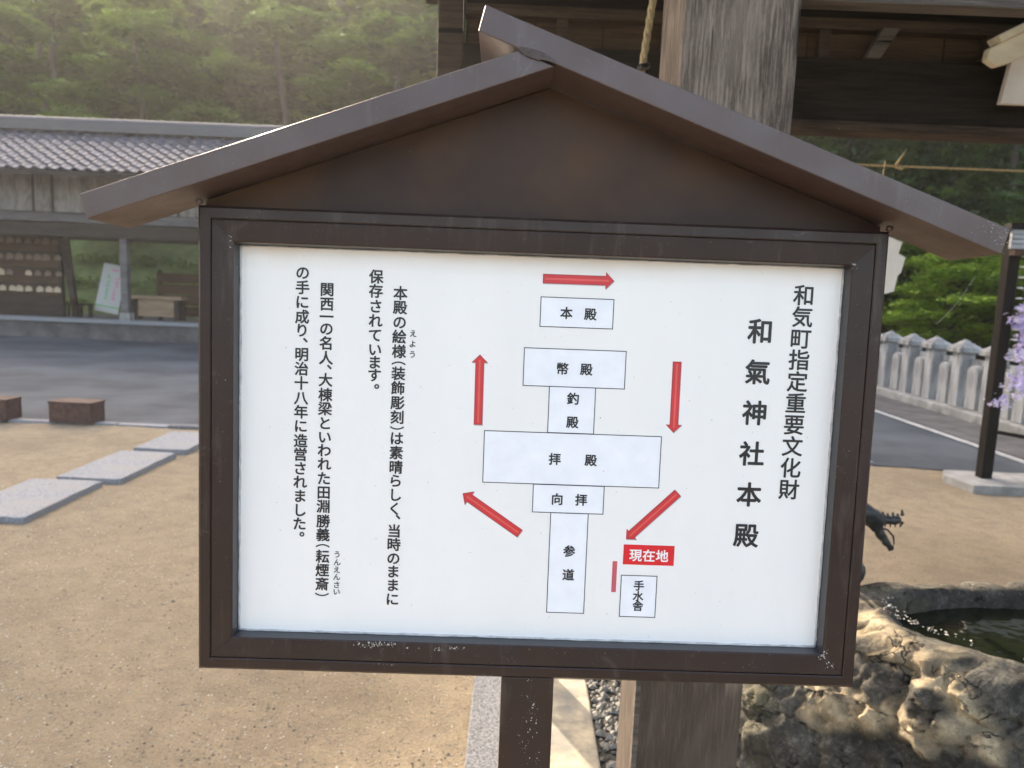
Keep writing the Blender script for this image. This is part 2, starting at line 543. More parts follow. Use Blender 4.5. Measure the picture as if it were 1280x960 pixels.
def copy_tree(root, loc=None, rz=None, scale=None):
    r = root.copy()
    COL.objects.link(r)
    for ch in list(root.children):
        c = ch.copy()
        COL.objects.link(c)
        c.parent = r
        for g in list(ch.children):
            d = g.copy()
            COL.objects.link(d)
            d.parent = c
    if loc is not None:
        r.location = loc
    if rz is not None:
        r.rotation_euler = (0, 0, rz)
    if scale is not None:
        r.scale = scale
    return r


def rough_verts(me, amp, scale, seed=0.0):
    for v in me.vertices:
        n = noise.noise_vector(v.co * scale + Vector((seed, seed * 1.7, 0)))
        v.co += n * amp
    me.update()


# air volume added to imitate veiling lens flare over the hill
_hz = MB().box(-165, 165, -65, 205, -1.0, 90.0)
_hm = bpy.data.materials.new("flare_haze")
_hm.use_nodes = True
_hm.node_tree.nodes.remove(_hm.node_tree.nodes['Principled BSDF'])
_pv = _hm.node_tree.nodes.new('ShaderNodeVolumePrincipled')
_pv.inputs['Color'].default_value = (0.93, 0.93, 0.95, 1)
_pv.inputs['Density'].default_value = 0.0014
_pv.inputs['Anisotropy'].default_value = 0.5
_hm.node_tree.links.new(_pv.outputs[0], _hm.node_tree.nodes['Material Output'].inputs['Volume'])
haze = tag(_hz.build('haze', _hm), 'thin pale haze added to imitate lens veil over the court and hillside', 'haze', kind='stuff')


# ------------------------------------------------------------------ ground, road, hill
def sheet(name, poly, z, mat, kind='structure', thick=0.0):
    b = MB()
    if thick:
        b.prism(poly, z - thick, z, 'xy')
    else:
        b.add([(x, y, z) for x, y in poly], [tuple(range(len(poly)))])
    o = b.build(name, mat, fix=bool(thick))
    return tag(o, kind=kind)


MAT['dark_stone'] = speckled("dark_platform_stone", (0.07, 0.068, 0.07), (0.13, 0.128, 0.13), 3, 0.9, 0.3, 40)
sheet('ground', [(-160, -60), (160, -60), (160, 200), (-160, 200)], -0.012, MAT['soil'])

# sand court: fine grid with a little relief near the viewer
b = MB()
nx, ny = 150, 70
X0, X1, Y0, Y1 = -14.0, 5.6, -3.0, 7.1
for j in range(ny + 1):
    for i in range(nx + 1):
        x = X0 + (X1 - X0) * i / nx
        edge = 7.08 if x < 0 else 7.08 - 0.13 * x
        y = Y0 + (edge - Y0) * j / ny
        b.v.append((x, y, 0.010 * noise.noise(Vector((x * 0.9, y * 0.9, 0))) + 0.005 * noise.noise(Vector((x * 4, y * 4, 3)))))
for j in range(ny):
    for i in range(nx):
        a = j * (nx + 1) + i
        b.f.append((a, a + 1, a + nx + 2, a + nx + 1))
tag(b.build('sand_court', MAT['sand'], smooth=True), kind='structure')

sheet('asphalt_road', [(-40, 7.14), (-4.2, 7.12), (0, 7.1), (3.35, 6.66), (5.0, 6.42), (5.0, 22), (-40, 22)], 0.006, MAT['asphalt'])
sheet('asphalt_approach', [(5.0, -3), (5.0, 6.42), (4.2, 6.54), (4.2, 6.5), (4.94, 6.38), (4.94, -3)], 0.004, MAT['asphalt'])
sheet('road_edge_line', [(4.93, 6.4), (5.04, 6.4), (5.04, 22), (4.93, 22)], 0.016, MAT['road_paint'])
sheet('roadside_strip', [(5.05, -3), (5.82, -3), (5.82, 22), (5.05, 22)], 0.030, MAT['dark_stone'], thick=0.04)

# loose grit on the sand near the viewer
def grit(name, n, region, smin, smax, mat, power=2.0, lift=0.0):
    rnd = random.Random(11 + n)
    b = MB()
    for _ in range(n):
        t = rnd.random() ** power
        y = region[2] + (region[3] - region[2]) * t
        x = region[0] + (region[1] - region[0]) * rnd.random()
        s = smin + (smax - smin) * rnd.random() ** 2.5
        z = 0.010 * noise.noise(Vector((x * 0.9, y * 0.9, 0))) + 0.005 * noise.noise(Vector((x * 4, y * 4, 3)))
        z += lift
        a0 = rnd.random() * 6.28
        vs = []
        for k in range(5):
            a = a0 + k * 1.2566 + rnd.uniform(-.3, .3)
            q = s * rnd.uniform(.65, 1.15)
            vs.append((x + math.cos(a) * q, y + math.sin(a) * q, z + s * .12 + rnd.uniform(-.1, .1) * s))
        vs.append((x + rnd.uniform(-.3, .3) * s, y + rnd.uniform(-.3, .3) * s, z + s * rnd.uniform(.5, .95)))
        vs.append((x, y, z - s * .4))
        fs = [(k, (k + 1) % 5, 5) for k in range(5)] + [((k + 1) % 5, k, 6) for k in range(5)]
        b.add(vs, fs)
    o = b.build(name, mat, fix=False)
    return tag(o, kind='stuff')


MAT['grit'] = speckled("grit", (0.10, 0.078, 0.058), (0.42, 0.35, 0.27), 55, 0.85)
MAT['grit_light'] = speckled("light_grit", (0.42, 0.36, 0.28), (0.62, 0.56, 0.47), 40, 0.8)
tag(grit('gravel', 11000, (-3.6, -0.11, 1.8, 5.0), 0.0015, 0.0058, MAT['grit_light'], 1.7),
    'pale fine grit scattered over the sand court', 'gravel')
tag(grit('gravel', 15000, (-4.0, -0.11, 1.8, 6.6), 0.0015, 0.0062, MAT['grit'], 1.7),
    'fine tan and grey grit scattered over the sand court', 'gravel')
tag(grit('gravel', 700, (-3.0, -0.11, 1.8, 4.4), 0.003, 0.0095, MAT['grit'], 1.3),
    'larger brown and grey crumbs on the sand nearest the viewer', 'gravel')
tag(grit('gravel', 2200, (0.9, 4.8, 2.7, 6.3), 0.003, 0.008, MAT['grit'], 1.0),
    'fine grit on the sand behind the rock basin', 'gravel')


# hillside
def hill_z(x, y):
    base = 23.5 - 1.5 * math.sin(x * 0.07) if x < 6 else max(17.0, 23.5 - (x - 6) * 0.9)
    d = y - base
    if d <= 0:
        return -0.02 if d < -1 else -0.02 + 0.2 * (d + 1)
    z = 0.18 + 0.57 * d * (1 - math.exp(-d / 4.0))
    return z + 0.8 * noise.noise(Vector((x * .12, y * .12, 0))) * min(1, d / 6)


b = MB()
nx, ny = 90, 60
for j in range(ny + 1):
    for i in range(nx + 1):
        x = -110 + 210 * i / nx
        y = 14.5 + 95 * j / ny
        b.v.append((x, y, hill_z(x, y)))
for j in range(ny):
    for i in range(nx):
        a = j * (nx + 1) + i
        b.f.append((a, a + 1, a + nx + 2, a + nx + 1))
tag(b.build('hillside', MAT['hill'], smooth=True), kind='structure')


# ------------------------------------------------------------------ foliage meshes
def leaf_cloud(name, blobs, n, size, mat, seed=1, flat=0.5, shell=0.55, spray=45, sspread=2.4, bough=0.0):
    """small leaf faces through the volume of several ellipsoid clumps; tone is fixed per spray"""
    r = np.random.default_rng(seed)
    vol = np.array([bl[3] * bl[4] * bl[5] for bl in blobs]) ** 0.75
    pick = r.choice(len(blobs), n, p=vol / vol.sum())
    B = np.array(blobs)[pick]
    d = r.normal(size=(n, 3))
    d /= np.linalg.norm(d, axis=1)[:, None]
    rr = shell + (1 - shell) * r.random(n) ** 0.5
    # sprays: pull leaves towards a few hundred spray centres so that gaps and masses show
    c = B[:, :3] + d * rr[:, None] * B[:, 3:6]
    ns = max(20, n // spray)
    sp = c[r.choice(n, ns)]
    owner = r.integers(0, ns, n)
    spr = np.stack([np.full(n, 1.0), np.full(n, 1.0), np.full(n, 0.35 if spray < 100 else 0.2)], 1) * r.normal(size=(n, 3)) * size * sspread
    use = r.random(n) < 0.82
    c = np.where(use[:, None], sp[owner] + spr, c)
    tone_s = r.random(ns)
    tone = np.where(use, tone_s[owner] * 0.75 + 0.25 * r.random(n), r.random(n) * 0.6)
    if bough:      # random tone per bough, painted in for light and shade between masses
        bt_ = r.random(len(blobs)) ** 1.2
        near = np.argmin(((c[:, None, :] - np.array(blobs)[None, :, :3]) / np.array(blobs)[None, :, 3:6]).__pow__(2).sum(2), 1)
        tone = bough * bt_[near] + (1 - bough) * tone
    nrm = r.normal(size=(n, 3))
    nrm[:, 2] = np.abs(nrm[:, 2]) + flat * 2
    nrm /= np.linalg.norm(nrm, axis=1)[:, None]
    t = np.cross(nrm, r.normal(size=(n, 3)))
    t /= np.linalg.norm(t, axis=1)[:, None]
    bt = np.cross(nrm, t)
    s = size * (0.6 + 0.8 * r.random(n))[:, None]
    v = np.stack([c - t * s, c - bt * s * .5 + nrm * s * .12, c + t * s, c + bt * s * .5 + nrm * s * .12], 1).reshape(-1, 3)
    me = bpy.data.meshes.new(name)
    me.vertices.add(4 * n)
    me.vertices.foreach_set('co', v.astype(np.float32).ravel())
    me.loops.add(4 * n)
    me.loops.foreach_set('vertex_index', np.arange(4 * n, dtype=np.int32))
    me.polygons.add(n)
    me.polygons.foreach_set('loop_start', np.arange(0, 4 * n, 4, dtype=np.int32))
    me.update(calc_edges=True)
    a = me.attributes.new('leaf_tone', 'FLOAT', 'FACE')
    a.data.foreach_set('value', tone.astype(np.float32))
    me.materials.append(mat)
    return me


def trunk_mesh(name, h, r0, crown_z, spread, seed, n_limb=6):
    rnd = random.Random(seed)
    b = MB()
    pts = [(rnd.uniform(-.1, .1) * i * .5, rnd.uniform(-.1, .1) * i * .5, -0.5 + (h + 0.5) * i / 6) for i in range(7)]
    b.tube(pts, [r0 * (1.25 - 0.17 * i) for i in range(7)], 8)
    for k in range(n_limb):
        z = crown_z * (.6 + .6 * rnd.random())
        a = k * 2.4 + rnd.random()
        L = spread * rnd.uniform(.6, 1.0)
        p = [(0, 0, z), (math.cos(a) * L * .4, math.sin(a) * L * .4, z + L * .25), (math.cos(a) * L, math.sin(a) * L, z + L * .6)]
        b.tube(p, [r0 * .5, r0 * .32, r0 * .1], 6)
    return b.mesh(name, MAT['bark'], smooth=True, fix=False)


def rand_blobs(seed, n, R, z0, z1, br):
    rnd = random.Random(seed)
    out = []
    for k in range(n):
        t = (k + .5) / n
        z = z0 + (z1 - z0) * t
        w = R * (math.sin(math.pi * (0.18 + 0.78 * t)) ** 0.8)
        a = k * 2.399 + rnd.random()
        q = w * (0.35 + 0.65 * rnd.random())
        s = br * rnd.uniform(.7, 1.15)
        out.append((math.cos(a) * q, math.sin(a) * q, z, s * 1.2, s * 1.2, s * .6))
    return out


far_crowns = [leaf_cloud('crown', [(x, y, z, s * 1.15, s * 1.15, s * .5) for x, y, z, _, _, s in
                                   [(q[0], q[1], q[2], 0, 0, q[5] * 1.5) for q in rand_blobs(20 + k, 20, 3.1, 1.8, 7.8, 1.0)]],
                         14000, 0.13, MAT['leaf_far'], 30 + k, flat=1.4, spray=60, sspread=1.8, bough=.8) for k in range(4)]
far_trunks = [trunk_mesh('trunk', 6.5, 0.17, 3.0, 1.9, 40 + k) for k in range(4)]
dark_crowns = [leaf_cloud('crown', rand_blobs(60 + k, 18, 1.9, 1.0, 6.6, 1.1), 12000, 0.085, MAT['leaf_dark'], 70 + k) for k in range(2)]
maple_crowns = [leaf_cloud('crown', [(bx, by, bz, s * 1.25, s * 1.25, s * .33) for bx, by, bz, _, _, s in
                                     [(x, y, z, 0, 0, s * 1.5) for x, y, z, _, _, s in rand_blobs(80 + k, 17, 1.25, .9, 2.75, .42)]],
                           15000, 0.045, MAT['leaf_maple'], 90 + k, flat=1.4) for k in range(2)]
dark_trunks = [trunk_mesh('trunk', 5.5, 0.15, 2.2, 1.6, 110 + k) for k in range(2)]
maple_trunks = [trunk_mesh('trunk', 2.2, 0.07, 1.0, 1.1, 120 + k) for k in range(2)]


def tree(name, x, y, z, crown, trunk, s, rz, label, group):
    e = empty(name, (x, y, z), rz)
    e.scale = (s, s, s * random.uniform(.92, 1.12))
    tag(e, label, 'tree', group)
    link('trunk', trunk, e)
    link('crown', crown, e)
    return e


rt = random.Random(5)
row = 0
yy = 25.0
while yy < 82:
    dx = 5.4 if yy < 50 else 5.4
    lo, hi = (-0.95 * yy - 6, 0.10 * yy + 4) if yy < 50 else (-1.0 * yy, -0.15 * yy)  # upper rows stand only along the sun's path, added to shade the court
    x = lo + (row % 2) * dx / 2
    while x < hi:
        px, py = x + rt.uniform(-1, 1), yy + rt.uniform(-1.1, 1.1)
        k = rt.randrange(4)
        lab = ('broadleaf tree low on the wooded hillside, just above the tiled hall roof' if yy < 31 else
               'broadleaf tree higher up on the wooded hillside behind the tiled hall' if yy < 50 else
               'broadleaf tree near the top of the wooded hillside, added to shade the court')
        tree('hillside_tree', px, py, hill_z(px, py) - .3, far_crowns[k], far_trunks[k],
             rt.uniform(.8, 1.45), rt.random() * 6.28, lab, 'broadleaf trees covering the hillside')
        x += dx
    yy += 4.6 if yy < 50 else 6.0
    row += 1

# taller trees at the foot of the slope, their layered boughs showing above the hall ridge
bank_crowns = [leaf_cloud('crown', [(x, y, z, s * 1.5, s * 1.5, s * .46) for x, y, z, _, _, s in rand_blobs(140 + k, 20, 3.3, 2.6, 9.2, 1.0)],
                          15000, 0.125, MAT['leaf_bank'], 150 + k, flat=1.5, spray=50, sspread=1.5, bough=.7) for k in range(3)]
bank_trunks = [trunk_mesh('trunk', 8.5, 0.20, 3.6, 2.6, 160 + k) for k in range(3)]
kinds = ['spreading broadleaf tree at the slope foot, behind the left end of the tiled roof',
         'spreading broadleaf tree at the slope foot, behind the middle of the tiled roof',
         'spreading broadleaf tree at the slope foot, between the hall and the pavilion post']
for k, (x, y, s) in enumerate([(-19.5, 23.0, 1.0), (-14.6, 24.2, 1.1), (-11.2, 22.6, .92), (-7.4, 24.0, 1.08), (-3.6, 22.8, .95), (.4, 24.5, 1.05),
                               (-17.0, 27.5, 1.15), (-9.4, 27.8, 1.2), (-1.6, 28.0, 1.1)]):
    tree('slope_foot_tree', x, y, max(-.05, hill_z(x, y) - .3), bank_crowns[k % 3], bank_trunks[k % 3], s, k * 1.9,
         kinds[0] if x < -12.5 else kinds[1] if x < -5.5 else kinds[2], 'spreading trees at the foot of the slope')

# right hand side: dark wood behind the stone fence, and maples in front of it
for k, (x, y, s) in enumerate([(7.6, 17.5, 1.0), (10.2, 16.0, 1.1), (12.8, 17.2, 1.0), (9.0, 20.5, 1.25), (12.2, 21.5, 1.3), (15.4, 20.0, 1.2),
                               (6.2, 22.0, 1.2), (15.5, 14.5, 1.1), (18.5, 17.5, 1.3), (18.2, 23.0, 1.5), (14.0, 26.0, 1.6), (9.5, 27.0, 1.6), (22.0, 27.0, 1.7), (5.0, 28, 1.5),
                               (17.0, 11.5, 1.1), (21.5, 14.5, 1.3), (24.5, 20.0, 1.5)]):
    tree('evergreen_tree', x, y, max(-.05, hill_z(x, y) - .3), dark_crowns[k % 2], dark_trunks[k % 2], s, k * 1.3,
         'dark evergreen tree standing in the wood behind the maples and stone fence', 'dark trees behind the stone fence')
for k, (x, y, s) in enumerate([(7.9, 13.4, 1.0), (9.1, 11.9, .98), (10.0, 14.4, 1.15), (8.3, 16.0, 1.05), (10.9, 12.2, 1.05), (8.6, 9.7, .9), (10.2, 10.0, 1.05)]):
    tree('maple_tree', x, y, -.02, maple_crowns[k % 2], maple_trunks[k % 2], s, k * 2.1,
         'bright green maple with layered sprays just behind the stone fence', 'maples behind the stone fence')

# grassy bank behind the hall
gb = leaf_cloud('bank_grass', [(x, 20.15 + .62 * (k % 3), .55 + 0.62 * (k % 3), 1.6, .4, .16) for k, x in enumerate(np.linspace(-16, 1, 27))],
                16000, 0.045, MAT['grass'], 5, flat=.2, shell=.2)
tag(link('grass_bank', gb), 'green grassy bank seen through the open hall', 'grass', kind='stuff')
b = MB()
b.prism([(19.4, -.02), (20.0, .3), (22.5, 2.6), (23.5, 3.0), (25, 3.0), (25, -.02)], -17, 2, 'yz')
MAT['turf'] = speckled("bank_turf", (0.10, 0.14, 0.05), (0.19, 0.25, 0.09), 3, 0.9, 0.6, 30)
tag(b.build('bank', MAT['turf']), kind='structure')


# ------------------------------------------------------------------ the tiled hall
hall = tag(empty('open_hall', (-7, 16.8, 0)), 'long open hall with grey tiled roof and pale board frieze', 'building')
HX, HY = -7.0, 16.8


def hb(*a):            # box in world coordinates, stored relative to the hall
    b = MB()
    b.box(a[0] - HX, a[1] - HX, a[2] - HY, a[3] - HY, a[4], a[5])
    return b


pf = hb(-13.6, -1.2, 15.98, 19.2, -.01, .36).build('platform', MAT['dark_stone'], hall)
hb(-13.65, -1.15, 15.92, 16.30, .362, .44).build('platform_edge', MAT['granite'], pf)
EY, EZ, RY, RZ = 15.1, 3.50, 16.7, 4.50      # eave and ridge
sl = math.atan2(RZ - EZ, RY - EY)
L = math.hypot(RZ - EZ, RY - EY)
b = MB()
b.prism([(EY - HY, EZ - .07), (RY - HY, RZ - .07), (2 * RY - EY - HY, EZ - .07), (2 * RY - EY - HY, EZ - .16), (RY - HY, RZ - .2), (EY - HY, EZ - .16)],
        -13.2 - HX, -1.4 - HX, 'yz')
roof = b.build('roof', MAT['hall_wood'], hall)
# one pantile: S shaped section, lower end rolled
tb = MB()
prof = [(0, .0), (.03, .034), (.065, .046), (.10, .032), (.135, .004), (.185, -.014), (.23, -.010), (.262, .004)]
for yv, lift in ((-.012, .026), (.0, .036), (.27, .0)):
    for (x, z) in prof:
        tb.v.append((x, yv, z + lift))
for (x, z) in prof:
    tb.v.append((x, -.012, z + .004))
n = len(prof)
for r in range(2):
    for i in range(n - 1):
        tb.f.append((r * n + i, r * n + i + 1, (r + 1) * n + i + 1, (r + 1) * n + i))
for i in range(n - 1):
    tb.f.append((3 * n + i, 3 * n + i + 1, i + 1, i))
tile_me = tb.mesh('tile', MAT['tile'], smooth=False, fix=False)
rows, ncol = 8, 44
rest = MB()
ca, sa = math.cos(sl), math.sin(sl)
for c in range(ncol):
    for r in range(rows):
        s = r * (L / rows)
        x, y, z = -13.15 + c * .264, EY + s * ca, EZ - .055 + s * sa
        if c < 37:
            o = link('tile', tile_me, roof, (x - HX, y - HY, z))
            o.rotation_euler = (sl + random.uniform(-.012, .012), random.uniform(-.01, .01), 0)
        else:
            vs = [(v.co.x + x - HX, v.co.y * ca - v.co.z * sa + y - HY, v.co.y * sa + v.co.z * ca + z) for v in tile_me.vertices]
            rest.add(vs, [tuple(p.vertices) for p in tile_me.polygons])
tag(rest.build('tiles', MAT['tile'], roof, fix=False), kind='stuff')
# ridge: stacked flat tiles under a round cap
b = MB()
for k in range(4):
    b.box(-13.3 - HX, -1.3 - HX, RY - HY - .15 + .012 * k, RY - HY + .15 - .012 * k, RZ - .03 + .055 * k, RZ + .02 + .055 * k)
b.tube([(-13.35 - HX, RY - HY, RZ + .20), (-1.25 - HX, RY - HY, RZ + .20)], .075, 10)
b.build('ridge', MAT['tile'], roof)
# frieze of upright boards
x = -13.0
k = 0
while x < -1.6:
    w = random.choice([.16, .22, .30, .34])
    hb(x, x + w, 15.99 + random.uniform(0, .012), 16.03, 2.69, 3.53).build('board', MAT['wall_board'], hall, fix=False)
    x += w + random.choice([.008, .012, .07])
    k += 1
hb(-13.1, -1.5, 16.04, 16.09, 2.66, 3.6).build('frieze_backing', MAT['hall_wood'], hall)
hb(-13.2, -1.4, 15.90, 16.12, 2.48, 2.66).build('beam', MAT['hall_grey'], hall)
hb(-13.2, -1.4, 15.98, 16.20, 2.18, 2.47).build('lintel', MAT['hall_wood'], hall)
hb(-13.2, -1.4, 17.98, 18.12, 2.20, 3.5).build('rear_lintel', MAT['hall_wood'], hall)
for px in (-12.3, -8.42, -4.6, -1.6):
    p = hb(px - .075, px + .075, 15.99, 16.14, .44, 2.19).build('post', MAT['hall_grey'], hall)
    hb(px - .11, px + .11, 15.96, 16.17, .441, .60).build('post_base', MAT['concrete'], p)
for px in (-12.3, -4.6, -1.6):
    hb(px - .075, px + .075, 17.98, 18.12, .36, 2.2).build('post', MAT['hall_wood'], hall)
# slanting brace beside the rack
b = MB()
b.prism([(-10.35 - HX, 2.18), (-10.15 - HX, 2.18), (-9.98 - HX, .44), (-10.10 - HX, .44)], 16.9 - HY, 16.98 - HY)
b.build('brace', MAT['hall_wood'], hall)
hb(-13.1, -1.5, 16.1, 17.97, 2.72, 2.75).build('ceiling', MAT['hall_wood'], hall)

# rack of votive plaques
rack = tag(empty('plaque_rack', (-11.4, 17.0, .36)), 'dark wooden rack hung with rows of votive plaques inside the hall', 'rack')
b = MB().box(-1.35, 1.0, .10, .14, .05, 2.0)
b.build('back_board', MAT['plank_brown'], rack)
for px in (-1.35, 1.0):
    MB().box(px - .04, px + .04, -.02, .098, 0, 2.05).build('post', MAT['hall_wood'], rack)
MB().box(-1.5, 1.15, -.25, .2, 2.052, 2.11).build('rack_roof', MAT['hall_wood'], rack)
for i, z in enumerate((.62, .98, 1.34, 1.70)):
    MB().box(-1.31, .96, .0, .04, z + .13, z + .16).build('rail', MAT['hall_wood'], rack)
MB().box(-1.31, .96, -.02, .03, .02, .50).build('lower_panel', MAT['hall_wood'], rack)
MAT['ema_dark'] = speckled("weathered_votive_wood", (0.14, 0.10, 0.075), (0.26, 0.19, 0.145), 12, 0.7)
em_dark = MB().prism([(-.085, -.06), (.085, -.06), (.085, .035), (0, .085), (-.085, .035)], -.012, 0).mesh('votive_plaque', MAT['ema_dark'])
em = MB().prism([(-.085, -.06), (.085, -.06), (.085, .035), (0, .085), (-.085, .035)], -.012, 0).mesh('votive_plaque', MAT['ema'])
names = ['lowest', 'second lowest', 'second highest', 'highest']
for i, z in enumerate((.62, .98, 1.34, 1.70)):
    for k in range(11):
        if random.random() < .12:
            continue
        o = link('votive_plaque', em if (i == 0 or (i == 1 and k in (2, 3, 4, 7))) else em_dark, None, (-12.6 + k * .215 + random.uniform(-.03, .03), 16.985 - .02 * random.random(), .36 + z + .03), 0)
        o.rotation_euler = (random.uniform(-.05, .05), random.uniform(-.15, .15), 0)
        o.scale = (random.uniform(.8, 1.15),) * 3
        tag(o, ('pale' if o.data is em else 'darkened') + ' wooden votive plaque hanging in the %s row of the dark rack' % names[i], 'plaque', 'votive plaques on the %s rail of the rack' % names[i])

# leaning poster board
ps = tag(empty('poster_stand', (-9.28, 16.75, .44)), 'white poster board with green and pink lettering leaning beside the hall post', 'poster stand')
ps.rotation_euler = (rad(-9), rad(9), rad(0))
MAT['poster'] = plain('poster_sheet', (0.42, 0.42, 0.40), 0.8)
MB().box(-.27, .27, 0, .03, .12, 1.22).build('board', MAT['poster'], ps, bevel=.004)
MB().box(-.27, .27, -.006, -.001, .24, .27).build('cross_bar', MAT['cord_green'], ps)
for cx, mt, hh in ((-.08, 'cord_green', 6), (.10, 'cord_pink', 6)):
    b = MB()
    for k in range(hh):
        z = .42 + k * .10
        for q in range(4):
            ax = cx + random.uniform(-.05, .02)
            az = z + random.uniform(-.035, .02)
            if q % 2:
                b.box(ax, ax + .055, -.004, -.001 + .0002 * q, az, az + .014)
            else:
                b.box(ax, ax + .014, -.005, -.001 + .0002 * q, az, az + .06)
    b.build('lettering', MAT[mt], ps, fix=False)
MB().box(-.05, .09, -.004, -.001, 1.08, 1.11).build('heading', MAT['cord_pink'], ps)

# bench
bn = tag(empty('bench', (-8.0, 16.7, .44)), 'tan wooden bench with closed front standing right of the hall post', 'bench')
MB().box(-.62, .56, -.16, .22, .46, .53).build('seat', MAT['bench'], bn, bevel=.006)
MB().box(-.44, .36, -.10, -.07, .08, .457).build('front_panel', MAT['bench'], bn)
for lx in (-.54, .45):
    for ly in (-.13, .15):
        MB().box(lx - .05, lx + .05, ly - .03, ly + .03, 0, .459).build('leg', MAT['hall_wood'], bn)
# boards behind the bench
lf = tag(empty('board_fence', (-7.6, 17.85, .36)), 'low brown board fence at the back of the hall behind the bench', 'fence')
for k in range(4):
    MB().box(-1.0, 3.6, -.03, .0, .12 + k * .26, .12 + k * .26 + .235).build('board', MAT['plank_brown'], lf)
for px in (-.95, .6, 2.1, 3.55):
    MB().box(px - .04, px + .04, .002, .08, 0, 1.2).build('post', MAT['hall_wood'], lf)
# stools
for k, (sx, lab) in enumerate([(-9.95, 'small dark wooden stool by the slanting brace in the hall'), (-9.62, 'small dark wooden stool just left of the leaning poster')]):
    st = tag(empty('stool', (sx, 16.6, .44), .2 * k), lab, 'stool', 'dark stools in the hall')
    MB().box(-.13, .13, -.1, .1, .27, .30).build('seat', MAT['black_metal'], st)
    for ax in (-.1, .1):
        for ay in (-.07, .07):
            MB().box(ax - .015, ax + .015, ay - .015, ay + .015, 0, .27).build('leg', MAT['black_metal'], st)

# ------------------------------------------------------------------ kerb, blocks, flagstones
kerb = tag(empty('kerb', (-4, 7.11, 0)), kind='structure')
x = -9.0
while x < 3.0:
    w = random.uniform(.42, .62)
    yb = 7.05 if x < 0 else 7.05 - .13 * x
    b = MB().box(x + 4, x + w - .015 + 4, yb - 7.11, yb - 7.11 + .10, -.02, .022 + random.uniform(0, .012))
    me = b.mesh('stone', MAT['granite' if random.random() < .35 else 'kerb_granite'], bevel=.006, segs=1)
    rough_verts(me, .006, 7, x)
    link('stone', me, kerb)
    x += w

for (bx, lab) in ((-4.245, 'reddish brown block standing on the kerb beside the asphalt, whole in view'), (-5.07, 'reddish brown block on the kerb, cut by the photo edge')):
    blk = tag(empty('kerb_block', (bx, 7.12, .02), rad(-3)), lab, 'block', 'brown blocks on the kerb')
    me = MB().box(-.215, .215, -.11, .11, 0, .205).mesh('block_body', MAT['brown_block'], bevel=.008)
    link('body', me, blk)
    MB().box(-.219, .219, -.114, .114, .190, .209).build('cap_slab', MAT['brown_block'], blk, bevel=.004)

def slab_mesh(mb, seed, mat='granite', n=7, amp=.0035):
    """a dressed stone: subdivided block with chipped, slightly uneven edges"""
    me = mb.mesh('flagstone', MAT[mat], bevel=.007, segs=2)
    bm = bmesh.new()
    bm.from_mesh(me)
    bmesh.ops.subdivide_edges(bm, edges=[e for e in bm.edges if e.calc_length() > .08], cuts=n, use_grid_fill=True)
    for v in bm.verts:
        q = noise.noise_vector(v.co * 17 + Vector((seed, 0, 0)))
        chip = max(0, noise.noise(v.co * 9 + Vector((0, seed, 0))) - .25)
        v.co += Vector((q.x, q.y, q.z * .5)) * amp
        if v.co.z > .02:
            v.co.z -= chip * .012
    bm.to_mesh(me)
    bm.free()
    return me


for (x0, x1, y0, y1, lab) in ((-3.33, -2.84, 4.20, 5.03, 'pale granite flagstone nearest the viewer, cut by the photo edge'),
                              (-3.20, -2.74, 5.09, 5.94, 'middle pale granite flagstone of the stepping row'),
                              (-3.15, -2.70, 6.05, 6.76, 'farthest pale granite flagstone, next to the asphalt kerb'),
                              (-3.42, -2.95, 3.28, 4.12, 'grey granite flagstone at the near end of the stepping row, its corner just in frame')):
    me = MB().box(x0 - (x0 + x1) / 2, (x1 - x0) / 2, -(y1 - y0) / 2, (y1 - y0) / 2, -.02, .040)
    me = slab_mesh(me, x0)
    o = link('flagstone', me, None, ((x0 + x1) / 2, (y0 + y1) / 2, 0), random.uniform(-.01, .01))
    tag(o, lab, 'flagstone', 'granite flagstones in the sand')

# strips at the foot of the sign
ks = tag(empty('edging', (0, 1.9, 0)), kind='structure')
y = -2.4
while y < 2.0:
    w = random.uniform(.7, .95)
    me = MB().box(-.10, .055, y, y + w - .008, -.03, .020).mesh('stone', MAT['kerb_granite'], bevel=.005)
    link('stone', me, ks)
    y += w
y = -2.2
while y < 1.9:
    w = random.uniform(.5, .8)
    me = MB().box(.085, .322, y, y + w - .006, -.03, .034).mesh('slab', MAT['beige_stone'], bevel=.008)
    rough_verts(me, .006, 6, y)
    link('slab', me, ks)
    y += w
MAT['moss_pebble'] = MAT['pebble_dark']
link_strip = MB().box(.323, .56, -.6, 2.1, -.02, .017)
link_strip.build('gully', MAT['soil'], ks)
pb = grit('pebbles', 1500, (.325, .52, 1.4, 4.0), 0.008, 0.024, MAT['moss_pebble'], 1.2, .022)
tag(pb, 'dark and grey pebbles filling the gap between the beige slab and the pillar', 'pebbles')

# ------------------------------------------------------------------ stone fence
sf = tag(empty('stone_fence', (6.1, 12, 0)), 'grey stone fence of close pyramid-capped posts beyond the road', 'fence')
MB().box(-.22, .22, -9, 9.5, -.01, .13).build('plinth', MAT['concrete'], sf, bevel=.02)
pb = MB().box(-.10, .10, -.095, .095, .131, .86)
post_me = pb.mesh('post', MAT['fence_stone'], bevel=.012)
cb = MB()
cb.add([(-.155, -.15, .862), (.155, -.15, .862), (.155, .15, .862), (-.155, .15, .862),
        (-.15, -.145, .93), (.15, -.145, .93), (.15, .145, .93), (-.15, .145, .93), (0, 0, 1.045)],
       [(0, 1, 2, 3), (0, 1, 5, 4), (1, 2, 6, 5), (2, 3, 7, 6), (3, 0, 4, 7), (4, 5, 8), (5, 6, 8), (6, 7, 8), (7, 4, 8)])
cap_me = cb.mesh('cap', MAT['fence_stone'], bevel=.008)
rb = MB()
